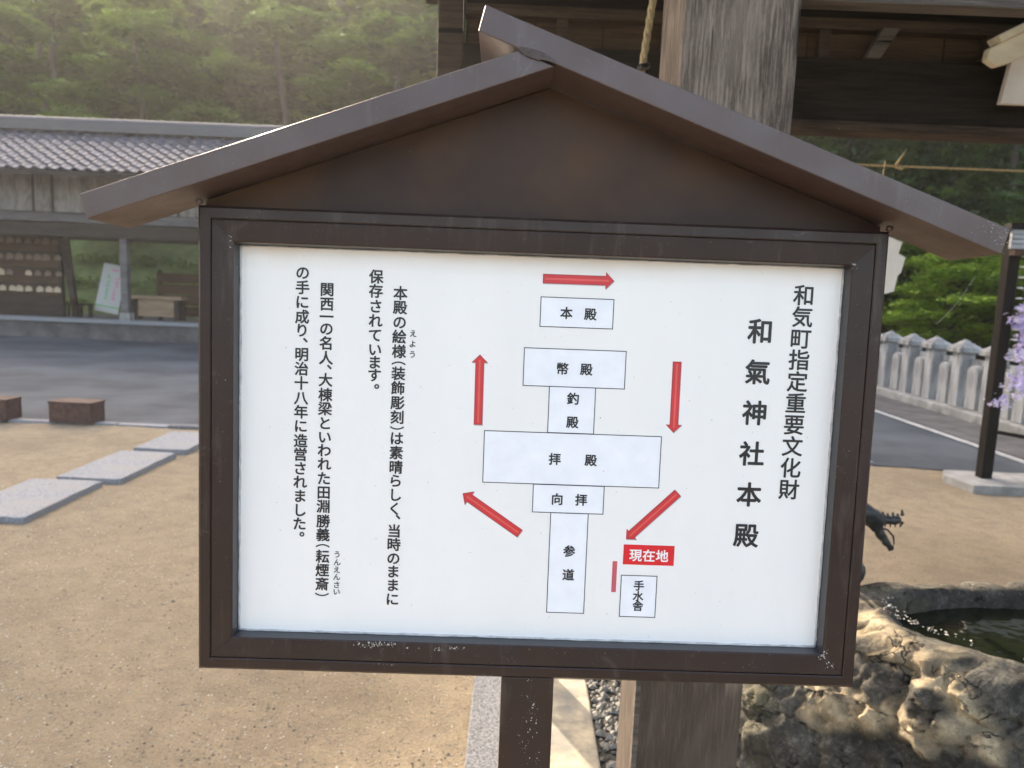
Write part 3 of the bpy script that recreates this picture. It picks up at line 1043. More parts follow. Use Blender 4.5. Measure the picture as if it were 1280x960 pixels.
arc = [(-.115, .131), (.115, .131), (.115, .62)] + [(.115 * math.cos(a), .62 + .09 * math.sin(a)) for a in (0.5, 1.0, 1.57, 2.14, 2.64)] + [(-.115, .62)]
rb.prism(arc, -.045, .045, 'yz')
slat_me = rb.mesh('slab', MAT['fence_stone'], bevel=.01)
for k in range(27):
    y = -8.6 + k * .66
    p = link('post', post_me, sf, (random.uniform(-.01, .01), y + random.uniform(-.015, .015), 0), random.uniform(-.05, .05))
    p.rotation_euler = (random.uniform(-.02, .02), random.uniform(-.015, .015), random.uniform(-.05, .05))
    c = link('cap', cap_me, p)
    link('slab', slat_me, sf, (-.02, y + .33, random.uniform(-.01, .01)))
rail = MB().box(.05, .10, -8.8, 8.8, .70, .78).build('rail', MAT['fence_stone'], sf)


# ------------------------------------------------------------------ shelter at the right edge, with wires and wisteria
sh = tag(empty('wire_trellis', (3.985, 6.07, 0)), 'dark post shelter with grey corrugated roof and wires on a concrete base', 'trellis')
MB().prism([(-.30, .06), (-.25, -.28), (.62, -.28), (.62, .22), (-.20, .24)], -.01, .07, 'xy').build('base_slab', MAT['concrete'], sh, bevel=.008)
MB().box(-.046, .044, -.045, .045, .071, 2.10).build('post', MAT['black_metal'], sh, bevel=.004)
MB().box(1.95, 2.05, -.045, .045, .0, 2.10).build('post', MAT['black_metal'], sh, bevel=.004)
MB().box(-.10, 2.2, -.044, .05, 2.101, 2.112).build('beam', MAT['plank_brown'], sh)
b = MB()
pr = [(-.11 + .045 * i, (.014 if i % 2 else 0)) for i in range(54)]
vs = [(x_, yq, z_ + zq) for yq, zq in ((-.11, 2.095), (.9, 2.14)) for x_, z_ in pr]
n = len(pr)
b.add(vs, [(i, i + 1, n + i + 1, n + i) for i in range(n - 1)])
b.add([(x_, y_, z_ - .004) for x_, y_, z_ in vs], [(i, i + 1, n + i + 1, n + i) for i in range(n - 1)])
b.build('roof_sheet', MAT['roof_sheet'], sh, fix=False)
for k in range(4):
    MB().box(-.10, 2.3, -.135 + .004 * (k % 2), -.10, 1.952 + .0385 * k, 1.988 + .0385 * k).build('fascia_strip', MAT['roof_sheet'], sh, bevel=.004)
MB().box(-.125, 2.3, -.15, -.06, 2.108, 2.150).build('roof_edge', MAT['black_metal'], sh)
MB().box(-.06, 2.2, -.13, -.06, 1.905, 1.950).build('fascia_board', MAT['plank_brown'], sh)
ring = MB()
for k in range(14):
    z = 1.90 - k * .083
    e = MB()
    e.tube([(.05, -.046, z), (.05, -.075, z)], .006, 6)
    e.tube([(.044, -.085, z), (.056, -.095, z), (.066, -.085, z), (.056, -.072, z)], .008, 6)
    e.build('eye_bolt', MAT['white_plastic'], sh, smooth=True)
    if k < 11:
        MB().tube([(.055, -.085, z), (1.0, -.085, z - .03), (2.0, -.085, z)], .0022, 5).build('wire', MAT['white_plastic'], sh)
MB().tube([(.03, -.05, .47), (.5, -.25, .42), (1.1, -.45, .40)], .016, 8).build('hose', MAT['black_metal'], sh, smooth=True)


def raceme(name, x, y, ztop, length, w, seed, label):
    blobs = []
    rnd = random.Random(seed)
    n = 16
    for k in range(n):
        t = k / (n - 1)
        rr = w * (1 - .75 * t) + .012
        blobs.append((x * 0 + rnd.uniform(-.02, .02), rnd.uniform(-.02, .02), -length * t, rr, rr, .035))
    me = leaf_cloud('petals', blobs, 900, .024, MAT['wisteria'], seed, flat=.0, shell=.5)
    e = tag(empty('wisteria', (x, y, ztop)), label, 'flowers', 'lavender wisteria on the wires')
    link('petals', me, e)
    MB().tube([(0, 0, .06), (0, 0, -length)], .003, 5).build('stem', MAT['cord_green'], e)
    return e


raceme('wisteria', 4.13, 5.96, 1.50, .70, .075, 1, 'lavender wisteria cluster hanging nearest the dark post')
raceme('wisteria', 4.25, 5.98, 1.42, .62, .11, 2, 'larger lavender wisteria cluster at the photo edge right of the post')
raceme('wisteria', 4.47, 6.0, 1.45, .5, .1, 3, 'lavender wisteria cluster farthest from the post')
# single fallen blossoms caught on the post
me = leaf_cloud('petals', [(0, 0, 0, .03, .02, .035), (-.03, 0, -.06, .02, .02, .02)], 60, .018, MAT['wisteria'], 9, flat=0)
tag(link('blossom', me, None, (4.005, 5.98, .76)), 'pale blossom caught low on the dark post', 'blossom')

# ------------------------------------------------------------------ purification pavilion
pv = tag(empty('water_pavilion', (.413, 1.62, 0)), 'timber water pavilion with a thick weathered pillar right behind the sign', 'pavilion')
PX, PY = .413, 1.62


def pbx(*a, **k):
    b = MB()
    b.box(a[0] - PX, a[1] - PX, a[2] - PY, a[3] - PY, a[4], a[5])
    return b


me = pbx(.300, .527, 1.50, 1.73, 0, 2.9).mesh('pillar', MAT['pillar'], bevel=.008)
pl = link('pillar', me, pv)
pbx(.288, .299, 1.47, 1.49, 0, .98).build('metal_strip', MAT['beam_light'], pl)
pbx(-.402, -.285, 3.54, 3.66, 0, 3.0).build('pillar', MAT['beam_mid'], pv, bevel=.005)
pbx(3.2, 3.43, 3.54, 3.7, 0, 3.0).build('pillar', MAT['beam_mid'], pv, bevel=.005)
pbx(3.2, 3.43, 1.5, 1.73, 0, 2.9).build('pillar', MAT['pillar'], pv, bevel=.008)
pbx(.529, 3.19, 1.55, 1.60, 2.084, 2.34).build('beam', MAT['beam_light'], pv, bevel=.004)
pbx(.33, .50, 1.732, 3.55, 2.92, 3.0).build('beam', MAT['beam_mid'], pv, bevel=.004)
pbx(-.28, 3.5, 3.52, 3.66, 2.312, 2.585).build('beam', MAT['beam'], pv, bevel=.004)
pbx(-.28, 3.5, 3.505, 3.66, 2.268, 2.309).build('sill_board', MAT['beam_mid'], pv, bevel=.003)
for k in range(12):
    x = -.27 + k * .315
    pbx(x, x + .309, 3.60, 3.62, 2.587, 2.715).build('panel', MAT['plank_brown'], pv, fix=False)
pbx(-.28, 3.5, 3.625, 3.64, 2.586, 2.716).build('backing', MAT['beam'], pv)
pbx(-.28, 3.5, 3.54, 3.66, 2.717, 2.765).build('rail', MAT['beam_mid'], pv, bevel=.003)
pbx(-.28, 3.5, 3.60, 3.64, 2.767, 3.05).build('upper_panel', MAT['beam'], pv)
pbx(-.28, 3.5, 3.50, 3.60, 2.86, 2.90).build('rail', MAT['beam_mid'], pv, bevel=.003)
for x in (.14, .62, 1.34, 2.1):
    pbx(x, x + .05, 3.555, 3.598, 2.587, 2.715).build('strut', MAT['beam_mid'], pv)
b = MB().prism([(1.535 - PX, 2.587), (1.60 - PX, 2.587), (1.675 - PX, 2.715), (1.60 - PX, 2.715)], 3.5 - PY, 3.55 - PY)
b.build('brace', MAT['beam_light'], pv)
b = MB().prism([(2.02 - PX, 2.587), (2.35 - PX, 2.587), (2.35 - PX, 2.76)], 3.44 - PY, 3.50 - PY)
b.build('bracket', MAT['beam_mid'], pv)
# boarded ceiling, rafters and the roof above
for k in range(14):
    y = 1.35 + k * .205
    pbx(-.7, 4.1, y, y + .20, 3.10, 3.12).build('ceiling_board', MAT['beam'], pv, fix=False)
for k in range(12):
    x = -.55 + k * .4
    pbx(x, x + .06, 1.25, 4.3, 3.02, 3.098).build('rafter', MAT['beam_mid'], pv, fix=False)
b = MB()
b.prism([(1.15 - PY, 3.13), (2.7 - PY, 3.95), (4.4 - PY, 3.13), (4.4 - PY, 3.22), (2.7 - PY, 4.07), (1.15 - PY, 3.22)], -1.1 - PX, 4.6 - PX, 'yz')
b.build('roof', MAT['tile'], pv)

# ropes and paper streamer
rp = MB()
pts = [(-.28 + i * .19, 3.47 , 2.118 - .006 * math.sin(i * math.pi / 20) ) for i in range(20)]
rp.tube(pts, .0055, 6)
tag(rp.build('straw_rope', MAT['straw'], smooth=True), 'thin straw rope stretched level across the back of the pavilion', 'rope')
kn = MB()
kn.tube([(1.70, 3.463, 2.115), (1.715, 3.455, 2.145), (1.735, 3.452, 2.185)], [.007, .005, .003], 6)
kn.tube([(1.70, 3.463, 2.112), (1.73, 3.457, 2.098)], .009, 6)
tag(kn.build('rope_knot', MAT['straw'], smooth=True), 'frayed straw knot tied on the thin level rope', 'knot')
b = MB()
strands = []
for ph in (0, 2.1, 4.2):
    pp = []
    for i in range(90):
        t = i / 89
        c = Vector((.352 - .070 * t, 1.93, 2.62 - .66 * t))
        a = ph + t * 50
        pp.append(c + Vector((math.cos(a) * .0045, math.sin(a) * .0045, 0)))
    b.tube(pp, .0058, 6)
tag(b.build('twisted_rope', MAT['straw'], smooth=True), 'twisted straw rope hanging slantwise left of the big pillar', 'rope')
pgz = tag(empty('peg', (.285, 1.92, 2.0)), 'small wooden peg beside the hanging rope', 'peg')
MB().tube([(.02, 0, .055), (-.005, -.02, .045)], .008, 8).build('peg_body', MAT['beam_light'], pgz)

zz = [(-.06, .36), (-.055, .30), (.006, .282), (.055, .263), (.043, .212), (.077, .196), (.063, .126), (.050, .113), (.040, .040), (.0, .028), (-.05, .03), (-.06, .10), (-.03, .20), (-.075, .22), (-.07, .30), (-.10, .32), (-.09, .40)]
b = MB().prism(zz, 0, .0025)
MBs = MB().tube([(-.075, .001, .39), (-.06, .001, .62)], .003, 5)
o = b.build('paper_streamer', MAT['paper'])
o.location = (1.70, 3.44, 1.508)
MBs.build('string', MAT['straw'], o)
o.rotation_euler = (0, 0, 0)
tag(o, 'white zigzag paper streamer hanging from the thin rope beside the sign frame', 'streamer')

# gabled plaque hung on the pavilion beam at the right edge
gp = tag(empty('gabled_plaque', (2.535, 3.42, 2.385)), 'pale gabled plaque with a round emblem hanging on the dark beam at the right edge', 'plaque')
MB().prism([(-.435, .0), (.435, .0), (.42, .20), (0, .42), (-.405, .20)], -.02, .01).build('board', MAT['white_paint'], gp, bevel=.003)
for s in (-1, 1):
    mb = MB()
    mb.prism([(s * .545, .168), (s * .54, .215), (s * .50, .235), (0, .50), (0, .40), (s * .44, .158), (s * .50, .140)], -.07, -.022)
    mb.build('gable_moulding', MAT['cream_paint'], gp, bevel=.010, segs=3)
    mb = MB()
    mb.prism([(s * .50, .2352), (0, .505), (0, .54), (s * .52, .262)], -.09, .0)
    mb.build('gable_top', MAT['cream_paint'], gp, bevel=.006)
MB().tube([(-.20, -.022, .225), (-.20, -.05, .225)], [.062, .05], 14).build('emblem', MAT['emblem'], gp)

# ------------------------------------------------------------------ rock basin
RC = Vector((2.02, 2.16))
ROT = rad(-13)
NA, = (460,)
prof = [  # (fraction outwards: 0 inner rim .. 1 outer top, >1 face, z)
]
bmv = []
rings = []
sunlit_crust_pts = [(1.20, .47), (1.27, .42), (1.30, .37), (1.25, .33), (1.17, .30), (1.09, .275), (1.02, .26), (1.33, .33), (.98, .235)]  # raised crusts, coloured as if sunlit
sunlit_crust2 = [(1.15, .50), (1.22, .485), (1.10, .48), (1.05, .46)]


def ell(a, A, B):
    x, y = A * math.cos(a), B * math.sin(a)
    return Vector((x * math.cos(ROT) - y * math.sin(ROT), x * math.sin(ROT) + y * math.cos(ROT)))


spec = [(.55, .24, .30), (.66, .28, .34), (.715, .315, .40), (.735, .328, .46), (.76, .345, .490), (.80, .365, .500), (.84, .385, .498), (.88, .405, .492),
        (.93, .43, .480), (.98, .45, .462), (1.02, .465, .44)]
for k in range(1, 75):
    t = k / 74
    spec.append((1.02 + .34 * t ** .8, .465 + .16 * t ** .8, .44 - .46 * t))
vals = []
for ri, (A, B, z) in enumerate(spec):
    for i in range(NA):
        a = 2 * math.pi * i / NA
        p = ell(a, A, B) + RC
        q = Vector((p.x * 2.2, p.y * 2.2, z * 2.2))
        f = noise.fractal(q, 1.0, 2.0, 5) * .05
        g = noise.fractal(Vector((p.x * 9, p.y * 9, z * 9)), 1.0, 2.0, 4) * .018
        dd = noise.voronoi(Vector((p.x * 5.5, p.y * 5.5, z * 5)) + noise.noise_vector(Vector((p.x * 4, p.y * 4, z * 4))) * .3)[0]
        g += .045 * (min(1, (dd[1] - dd[0]) * 2.2) - .5)
        d = (p - RC).normalized()
        w = min(1, max(0, (ri - 1) / 5))
        off = (f + g) * w
        if z < .44:
            off += .05 * noise.noise(Vector((p.x * 5, p.y * 2, z * 3)))
        zz_ = z + (noise.fractal(Vector((p.x * 5, p.y * 5, 2)), 1.0, 2.0, 5) * .028 * w if z > .2 else 0)
        # left lobe of the rock is lower and broader
        lobe = max(0, 1.22 - p.x)
        zz_ -= .10 * min(1, lobe / .5) if z > .3 else 0
        v = Vector((p.x + d.x * off, p.y + d.y * off, zz_))
        c = 0.0
        if v.y < 2.25 and ri > 5:
            for (cx, cz) in sunlit_crust_pts:
                c = max(c, 1 - math.hypot(v.x - cx, (v.z - cz)) / .055)
            c *= max(0, .75 + .9 * noise.noise(v * 22))
            v += Vector((d.x, d.y, .5)) * .022 * max(0, c) * (1 + noise.noise(v * 40))
        if .8 < A < 1.05 and 0.85 < v.x < 1.33 and v.y < 2.4:
            c = max(c, .75 * max(0, noise.noise(v * 14) + .25))  # warm light on the rim top, put into the same colour mask
        if z < .49 and ri > 6:      # drying cracks and pits
            cr = noise.noise(Vector((v.x * 7, v.y * 7, v.z * 4)) + noise.noise_vector(v * 9) * .5)
            if abs(cr) < .045:
                v -= Vector((d.x, d.y, .2)) * .026 * (1 - abs(cr) / .045)
            v += Vector((d.x, d.y, .2)) * .014 * noise.fractal(v * 30, 1.0, 2.0, 4)
            rid = 1 - abs(noise.noise(v * 6.5)) * 2.2
            v += Vector((d.x, d.y, .3)) * .010 * max(0, rid - .4)
        vals.append(min(1, max(0, c * 1.6)))
        bmv.append(v)
fs = []
nr = len(spec)
for r in range(nr - 1):
    for i in range(NA):
        fs.append((r * NA + i, r * NA + (i + 1) % NA, (r + 1) * NA + (i + 1) % NA, (r + 1) * NA + i))
fs.append(tuple(range(NA)))
RZ0 = Vector((RC.x, RC.y, 0))
me = bpy.data.meshes.new('rock_basin')
me.from_pydata([v - RZ0 for v in bmv], [], fs)
bm = bmesh.new()
bm.from_mesh(me)
bmesh.ops.recalc_face_normals(bm, faces=bm.faces)
bm.to_mesh(me)
bm.free()
me.shade_smooth()
at = me.attributes.new('sunlit_crust', 'FLOAT', 'POINT')
at.data.foreach_set('value', vals)
me.materials.append(MAT['rock'])
rk = tag(empty('rock_basin', RZ0), 'rough grey rock water basin with a pool and crusts painted sunlit tan', 'basin')
link('rock', me, rk)
b = MB()
pw = [ell(2 * math.pi * i / 60, .735, .330) for i in range(60)]
b.add([(p.x, p.y, .435) for p in pw], [tuple(range(60))])
b.build('water', MAT['water'], rk, fix=False)
# pale lichen specks on the rim
b = MB()
rnd = random.Random(3)
for _ in range(90):
    a = rnd.choice([rnd.uniform(2.9, 3.4), rnd.uniform(3.2, 4.3), rnd.gauss(3.6, .1)])
    A = rnd.gauss(.775, .016)
    p = ell(a, A, A * .45)
    s = rnd.uniform(.0012, .0045)
    z = .505 + rnd.uniform(-.004, .012)
    b.add([(p.x + math.cos(k * 1.05) * s, p.y + math.sin(k * 1.05) * s, z + rnd.uniform(0, .004)) for k in range(6)], [tuple(range(6))])
tag(b.build('lichen', MAT['fleck'], rk, fix=False), kind='stuff')

# ------------------------------------------------------------------ bronze dragon spout
def skin_mesh(name, verts, radii, edges, mat, sub=2):
    me = bpy.data.meshes.new(name + '_cage')
    me.from_pydata(verts, edges, [])
    o = bpy.data.objects.new(name, me)
    COL.objects.link(o)
    o.modifiers.new('s', 'SKIN')
    sv = me.skin_vertices[0].data
    for i, r in enumerate(radii):
        sv[i].radius = (r, r) if isinstance(r, (int, float)) else r
    sv[0].use_root = True
    sd = o.modifiers.new('d', 'SUBSURF')
    sd.levels = sub
    dg = bpy.context.evaluated_depsgraph_get()
    out = bpy.data.meshes.new_from_object(o.evaluated_get(dg))
    bpy.data.objects.remove(o)
    out.materials.clear()
    out.materials.append(mat)
    out.shade_smooth()
    return out


dr = tag(empty('dragon_spout', (1.16, 2.62, 0)), 'dark bronze dragon spout with open jaws beside the basin', 'dragon')
V = [(-.03, .0, .38), (.02, -.02, .44), (.10, -.03, .49), (.13, -.02, .53), (.08, .0, .58), (.0, .0, .63), (.01, .0, .71), (.07, -.01, .765), (.12, -.02, .752), (.16, -.02, .735),   # 9 skull
     (.205, -.02, .715), (.245, -.02, .715), (.272, -.02, .722),    # upper jaw 10-12
     (.18, -.02, .690), (.205, -.02, .655), (.232, -.02, .622), (.252, -.02, .604)]   # lower jaw
Rr = [.05, .048, .045, .044, .046, .048, .045, .042, .040, .036, .020, .015, .018, .022, .016, .013, .011]
E_ = [(i, i + 1) for i in range(12)] + [(9, 13), (13, 14), (14, 15), (15, 16)]
me = skin_mesh('body', V, Rr, E_, MAT['bronze'])
rough_verts(me, .006, 45, 1)
rough_verts(me, .003, 130, 2)
link('body', me, dr)
for (s, a) in ((-1, .0), (1, .0)):
    MB().tube([(.10, -.02 + s * .03, .77), (.06, -.02 + s * .05, .82), (.0, -.02 + s * .055, .85)], [.008, .005, .002], 6).build('horn', MAT['bronze'], dr, smooth=True)
b = MB()
for i in range(5):
    x = .185 + i * .018
    b.tube([(x, -.02, .728), (x - .003, -.02, .742 + .004 * (i % 2))], [.007, .003], 5)
    b.tube([(x + .006, -.03, .706), (x + .006, -.03, .692)], [.004, .001], 5)
b.tube([(.272, -.02, .735), (.268, -.02, .756)], [.007, .003], 6)
b.tube([(.275, -.02, .712), (.268, -.02, .692)], [.006, .002], 6)
b.build('teeth', MAT['bronze'], dr)
MB().tube([(.18, -.03, .69), (.215, -.035, .685), (.24, -.035, .66), (.246, -.035, .63)], [.005, .004, .004, .002], 6).build('whisker', MAT['bronze'], dr, smooth=True)
for k, (z, x) in enumerate([(.60, -.03), (.66, -.045), (.72, -.02), (.77, .02), (.795, .06)]):
    MB().tube([(x, 0, z), (x - .03, 0, z + .03)], [.012, .001], 5).build('spine', MAT['bronze'], dr)
MB().tube([(.11, -.057, .757), (.115, -.066, .758)], [.010, .005], 8).build('eye', MAT['bronze'], dr, smooth=True)


# ------------------------------------------------------------------ THE SIGN
SO = Vector((0.0370, 0.9654, 1.2789))
ax = Matrix(((0.99987226, 0.01581409, 0.00231948), (-0.01570265, 0.99899246, -0.04204159), (-0.00298199, 0.0419998, 0.99911317))).transposed()
HZ = 1.2789 / 0.99911
base = SO - Vector((-0.00298199, 0.0419998, 0.99911317)) * HZ
sign = empty('notice_sign', base)
mm = ax.to_4x4()
mm.translation = base
sign.matrix_world = mm
tag(sign, 'brown metal gabled notice sign with a white map panel on a single post', 'sign')


def sgn(b, name, mat, parent=None, **k):       # geometry given about the frame centre
    b.v = [(x, y, z + HZ) for x, y, z in b.v]
    return b.build(name, mat, parent or sign, **k)


FW, FH = 0.450, 0.311
PR = [(0, .045), (0, .0035), (.0035, 0), (.0150, 0), (.0165, .0012), (.0168, .0045), (.0176, .0045), (.0180, .0010), (.0190, .0006), (.0435, .0030), (.0452, .0045)]
LP = [(.0452, .0046), (.0475, .0235), (.0475, .045), (.0440, .045), (.0440, .0060)]
for nm, prof_, mt in (('frame_rail', PR + [(.0452, .0445)], 'metal'), ('inner_lip', LP, 'lip')):
    for side in range(4):
        b = MB()
        for e in (-1, 1):
            for (u, y) in prof_:
                h, w = FH - u, FW - u
                g = .00012
                if side == 0:
                    b.v.append((e * (w - g), y, h))
                elif side == 1:
                    b.v.append((e * (w - g), y, -h))
                elif side == 2:
                    b.v.append((-w, y, e * (h - g)))
                else:
                    b.v.append((w, y, e * (h - g)))
        n = len(prof_)
        b.f += [(i, (i + 1) % n, (i + 1) % n + n, i + n) for i in range(n)]
        b.f += [tuple(range(n)), tuple(range(2 * n - 1, n - 1, -1))]
        o = sgn(b, nm, MAT[mt])

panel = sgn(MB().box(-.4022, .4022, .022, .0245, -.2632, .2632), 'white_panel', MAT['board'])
sgn(MB().box(-.4022, .4022, .0247, .030, -.2632, .2632), 'back_sheet', MAT['metal'])
# sealant bead round the panel
rs = random.Random(8)
for side in range(4):
    n = 60
    p = []
    rr = []
    for i in range(n + 1):
        t = -1 + 2 * i / n
        if side < 2:
            p.append((t * .4015, .0217, (.2628 if side == 0 else -.2628) + rs.uniform(-.0003, .0003)))
        else:
            p.append(((.4018 if side == 2 else -.4018) + rs.uniform(-.0004, .0004), .0217, t * .2622))
        rr.append((.0009 if side == 0 else .0017) * rs.uniform(.7, 1.25))
    sgn(MB().tube(p, rr, 6), 'sealant_bead', MAT['seal'], fix=False, smooth=True)

# roof
RD0, RD1 = -.055, .050
left = [(-.5705, .3110), (-.0447, .5007), (-.0005, .4838), (-.5616, .2815)]
right = [(-.0859, .5515), (.5705, .3125), (.5618, .2810), (-.0935, .5205)]
rf = sgn(MB().prism(left, RD0 + .001, RD1), 'roof_slope', MAT['metal_roof'], bevel=.0013)
rf2 = sgn(MB().prism(right, RD0, RD1 + .001), 'roof_slope', MAT['metal_roof'], bevel=.0013)
sgn(MB().prism([(-.449, .3115), (.449, .3115), (.449, .3205), (0, .4822), (-.449, .3205)], .026, .044), 'gable_panel', MAT['gable'])
# rough sealant smear where the two slopes meet
sp = [(-.046, .5025), (-.040, .5045), (-.030, .5030), (-.022, .5010), (-.014, .4985), (-.006, .4940), (.001, .4890), (-.001, .4868), (-.008, .4888), (-.015, .4900), (-.021, .4893), (-.029, .4915), (-.036, .4945), (-.043, .4985)]
MAT['smear'] = speckled("dull_sealant", (0.075, 0.060, 0.056), (0.115, 0.095, 0.09), 60, 0.8, 0.5, 200)
sgn(MB().prism(sp, RD0 - .0016, RD0 - .0001), 'sealant_smear', MAT['smear'], bevel=.0003, segs=1)
# screws at the frame ends
for sx in (-1, 1):
    sgn(MB().tube([(sx * .447, -.001, .3145), (sx * .447, -.006, .3145)], [.0045, .0035], 10), 'screw', MAT['metal_roof'], smooth=True)
sgn(MB().box(-.036, .036, .003, .043, -HZ + .0, -.3112), 'post', MAT['metal'], bevel=.0015)
sgn(MB().box(-.075, .075, -.03, .075, -HZ - .002, -HZ + .012), 'base_plate', MAT['metal'], bevel=.002)

# ---- print on the panel
_glyphs = {}


def glyph(ch, bold):
    key = (ch, bold)
    if key not in _glyphs:
        bold_w, bold = bold, 0.0
        cu = bpy.data.curves.new('glyph', 'FONT')
        cu.body = ch
        cu.offset = bold
        cu.resolution_u = 3
        o = bpy.data.objects.new('glyph', cu)
        COL.objects.link(o)
        dg = bpy.context.evaluated_depsgraph_get()
        gm = bpy.data.meshes.new_from_object(o.evaluated_get(dg))
        vs = [(v.co.x, v.co.y) for v in gm.vertices]
        fs_ = [tuple(p.vertices) for p in gm.polygons]
        bpy.data.objects.remove(o)
        bpy.data.curves.remove(cu)
        bpy.data.meshes.remove(gm)
        # heavier weights: the outline is laid down again a hair to each side, each pass 0.01 mm above the last
        out_v, out_f = [], []
        steps = [(0, 0)] if bold_w < .004 else [(math.cos(k * math.pi / 4) * bold_w, math.sin(k * math.pi / 4) * bold_w) for k in range(8)]
        for li, (dx, dy) in enumerate(steps):
            o_ = len(out_v)
            out_v += [(x + dx, y + dy, li * .00001) for x, y in vs]
            out_f += [tuple(i + o_ for i in f) for f in fs_]
        _glyphs[key] = (out_v, out_f)
    return _glyphs[key]


PFY = .022            # front face of the panel
STYLE = {'town_designation': (29.3, .017), 'title': (35.2, .024), 'body': (19.3, .024), 'reading': (10.4, .016), 'bold': (17.0, .026), 'here': (18.0, .020)}
COLUMNS = [
    ('town_designation', 28.0, '和気町指定重要文化財', [(351.3, 225.1), (351.1, 196.2), (350.9, 167.1), (350.8, 138.0), (350.6, 108.6), (350.4, 79.1), (350.2, 49.5), (350.0, 19.7), (349.8, -10.2), (349.6, -40.3)]),
    ('title', 33.2, '和氣神社本殿', [(295.8, 174.7), (295.6, 119.5), (295.4, 63.7), (295.1, 7.4), (294.9, -49.4), (294.7, -106.9)]),
    ('body', 18.6, '本殿の絵様（装飾彫刻）は素晴らしく、当時のままに', [(-189.6, 208.0), (-189.6, 188.9), (-189.7, 169.2), (-189.8, 149.9), (-189.8, 130.1), (-189.9, 114.4), (-189.9, 100.3), (-190.0, 80.8), (-190.0, 60.7), (-190.1, 40.9), (-190.1, 26.3), (-190.2, 12.0), (-190.3, -7.8), (-190.3, -27.7), (-190.4, -46.5), (-190.4, -66.1), (-190.5, -85.5), (-190.5, -98.9), (-190.6, -116.6), (-190.7, -135.6), (-190.7, -155.2), (-190.8, -173.9), (-190.8, -193.2), (-190.9, -213.2)]),
    ('body', 18.5, '保存されています。', [(-222.2, 228.5), (-222.2, 209.5), (-222.1, 189.3), (-222.1, 170.1), (-222.1, 150.8), (-222.1, 131.5), (-222.1, 114.3), (-222.1, 97.0), (-222.1, 81.9)]),
    ('body', 18.6, '関西一の名人、大棟梁といわれた田淵勝義（耘煙斎）', [(-287.2, 209.1), (-287.2, 190.0), (-287.3, 173.0), (-287.3, 157.0), (-287.3, 137.7), (-287.4, 117.9), (-287.4, 103.8), (-287.5, 88.2), (-287.5, 68.0), (-287.6, 49.1), (-287.6, 29.4), (-287.6, 10.3), (-287.7, -7.9), (-287.7, -26.6), (-287.8, -46.5), (-287.8, -66.0), (-287.9, -85.5), (-287.9, -106.1), (-288.0, -125.1), (-288.0, -140.4), (-288.0, -155.6), (-288.1, -175.0), (-288.1, -194.7), (-288.2, -209.5)]),
    ('body', 16.8, 'の手に成り、明治十八年に造営されました。', [(-319.8, 230.1), (-319.8, 210.6), (-319.9, 191.3), (-319.9, 171.8), (-319.9, 153.7), (-319.9, 138.7), (-319.9, 121.5), (-319.9, 102.1), (-320.0, 82.7), (-320.0, 62.6), (-320.0, 43.6), (-320.0, 24.3), (-320.0, 4.2), (-320.1, -14.5), (-320.1, -33.9), (-320.1, -52.6), (-320.1, -72.1), (-320.1, -91.7), (-320.2, -110.7), (-320.2, -125.3)]),
    ('reading', 9.9, 'えよう', [(-171.4, 154.8), (-171.8, 140.9), (-171.7, 126.9)]),
    ('reading', 9.9, 'うんえんさい', [(-268.1, -152.1), (-268.0, -163.1), (-268.3, -173.7), (-268.2, -183.9), (-268.2, -195.2), (-268.1, -204.9)]),
    ('bold', 16.5, '本殿', [(33.0, 189.7), (65.3, 189.3)]),
    ('bold', 16.6, '幣殿', [(30.8, 114.8), (63.3, 114.9)]),
    ('bold', 16.6, '釣殿', [(47.2, 74.6), (47.6, 42.4)]),
    ('bold', 16.5, '拝殿', [(25.8, -9.1), (75.1, -9.1)]),
    ('bold', 16.6, '向拝', [(31.4, -64.6), (64.4, -64.6)]),
    ('bold', 16.6, '参道', [(51.1, -137.1), (51.3, -170.6)]),
    ('bold', 13.8, '手水舎', [(150.0, -182.8), (149.6, -197.9), (150.0, -212.0)]),
    ('here', 18.2, '現在地', [(143.3, -139.7), (161.6, -139.8), (180.0, -139.8)]),
]

for style, _sz, chars, pos in COLUMNS:
    size, bold = STYLE[style]
    if chars == '手水舎':
        size = 15.2
    b = MB()
    for ch, (cx, cz) in zip(chars, pos):
        vs, fs_ = glyph(ch, bold)
        if ch in '、。（）':
            x0, x1 = min(v[0] for v in vs), max(v[0] for v in vs)
            y0, y1 = min(v[1] for v in vs), max(v[1] for v in vs)
            mx_, my_ = (x0 + x1) / 2, (y0 + y1) / 2
        else:
            mx_, my_ = .5, .365
        q = []
        for (x, y, lz) in vs:
            u, w = (x - mx_) * size / 1000, (y - my_) * size / 1000
            if ch in '（）':
                u, w = w, -u
                w *= .8
            if ch == '、':
                u += .0047
                w += .002
            if ch == '。':
                u += .0035
            q.append((cx / 1000 + u, PFY - .0005 - lz, cz / 1000 + w))
        b.add(q, fs_)
    sgn(b, 'lettering', MAT['white_print' if style == 'here' else 'black_print'], panel, fix=False)


def flat(poly, lift):
    b = MB()
    b.add([(x / 1000, PFY - lift, z / 1000) for x, z in poly], [tuple(range(len(poly)))])
    return b


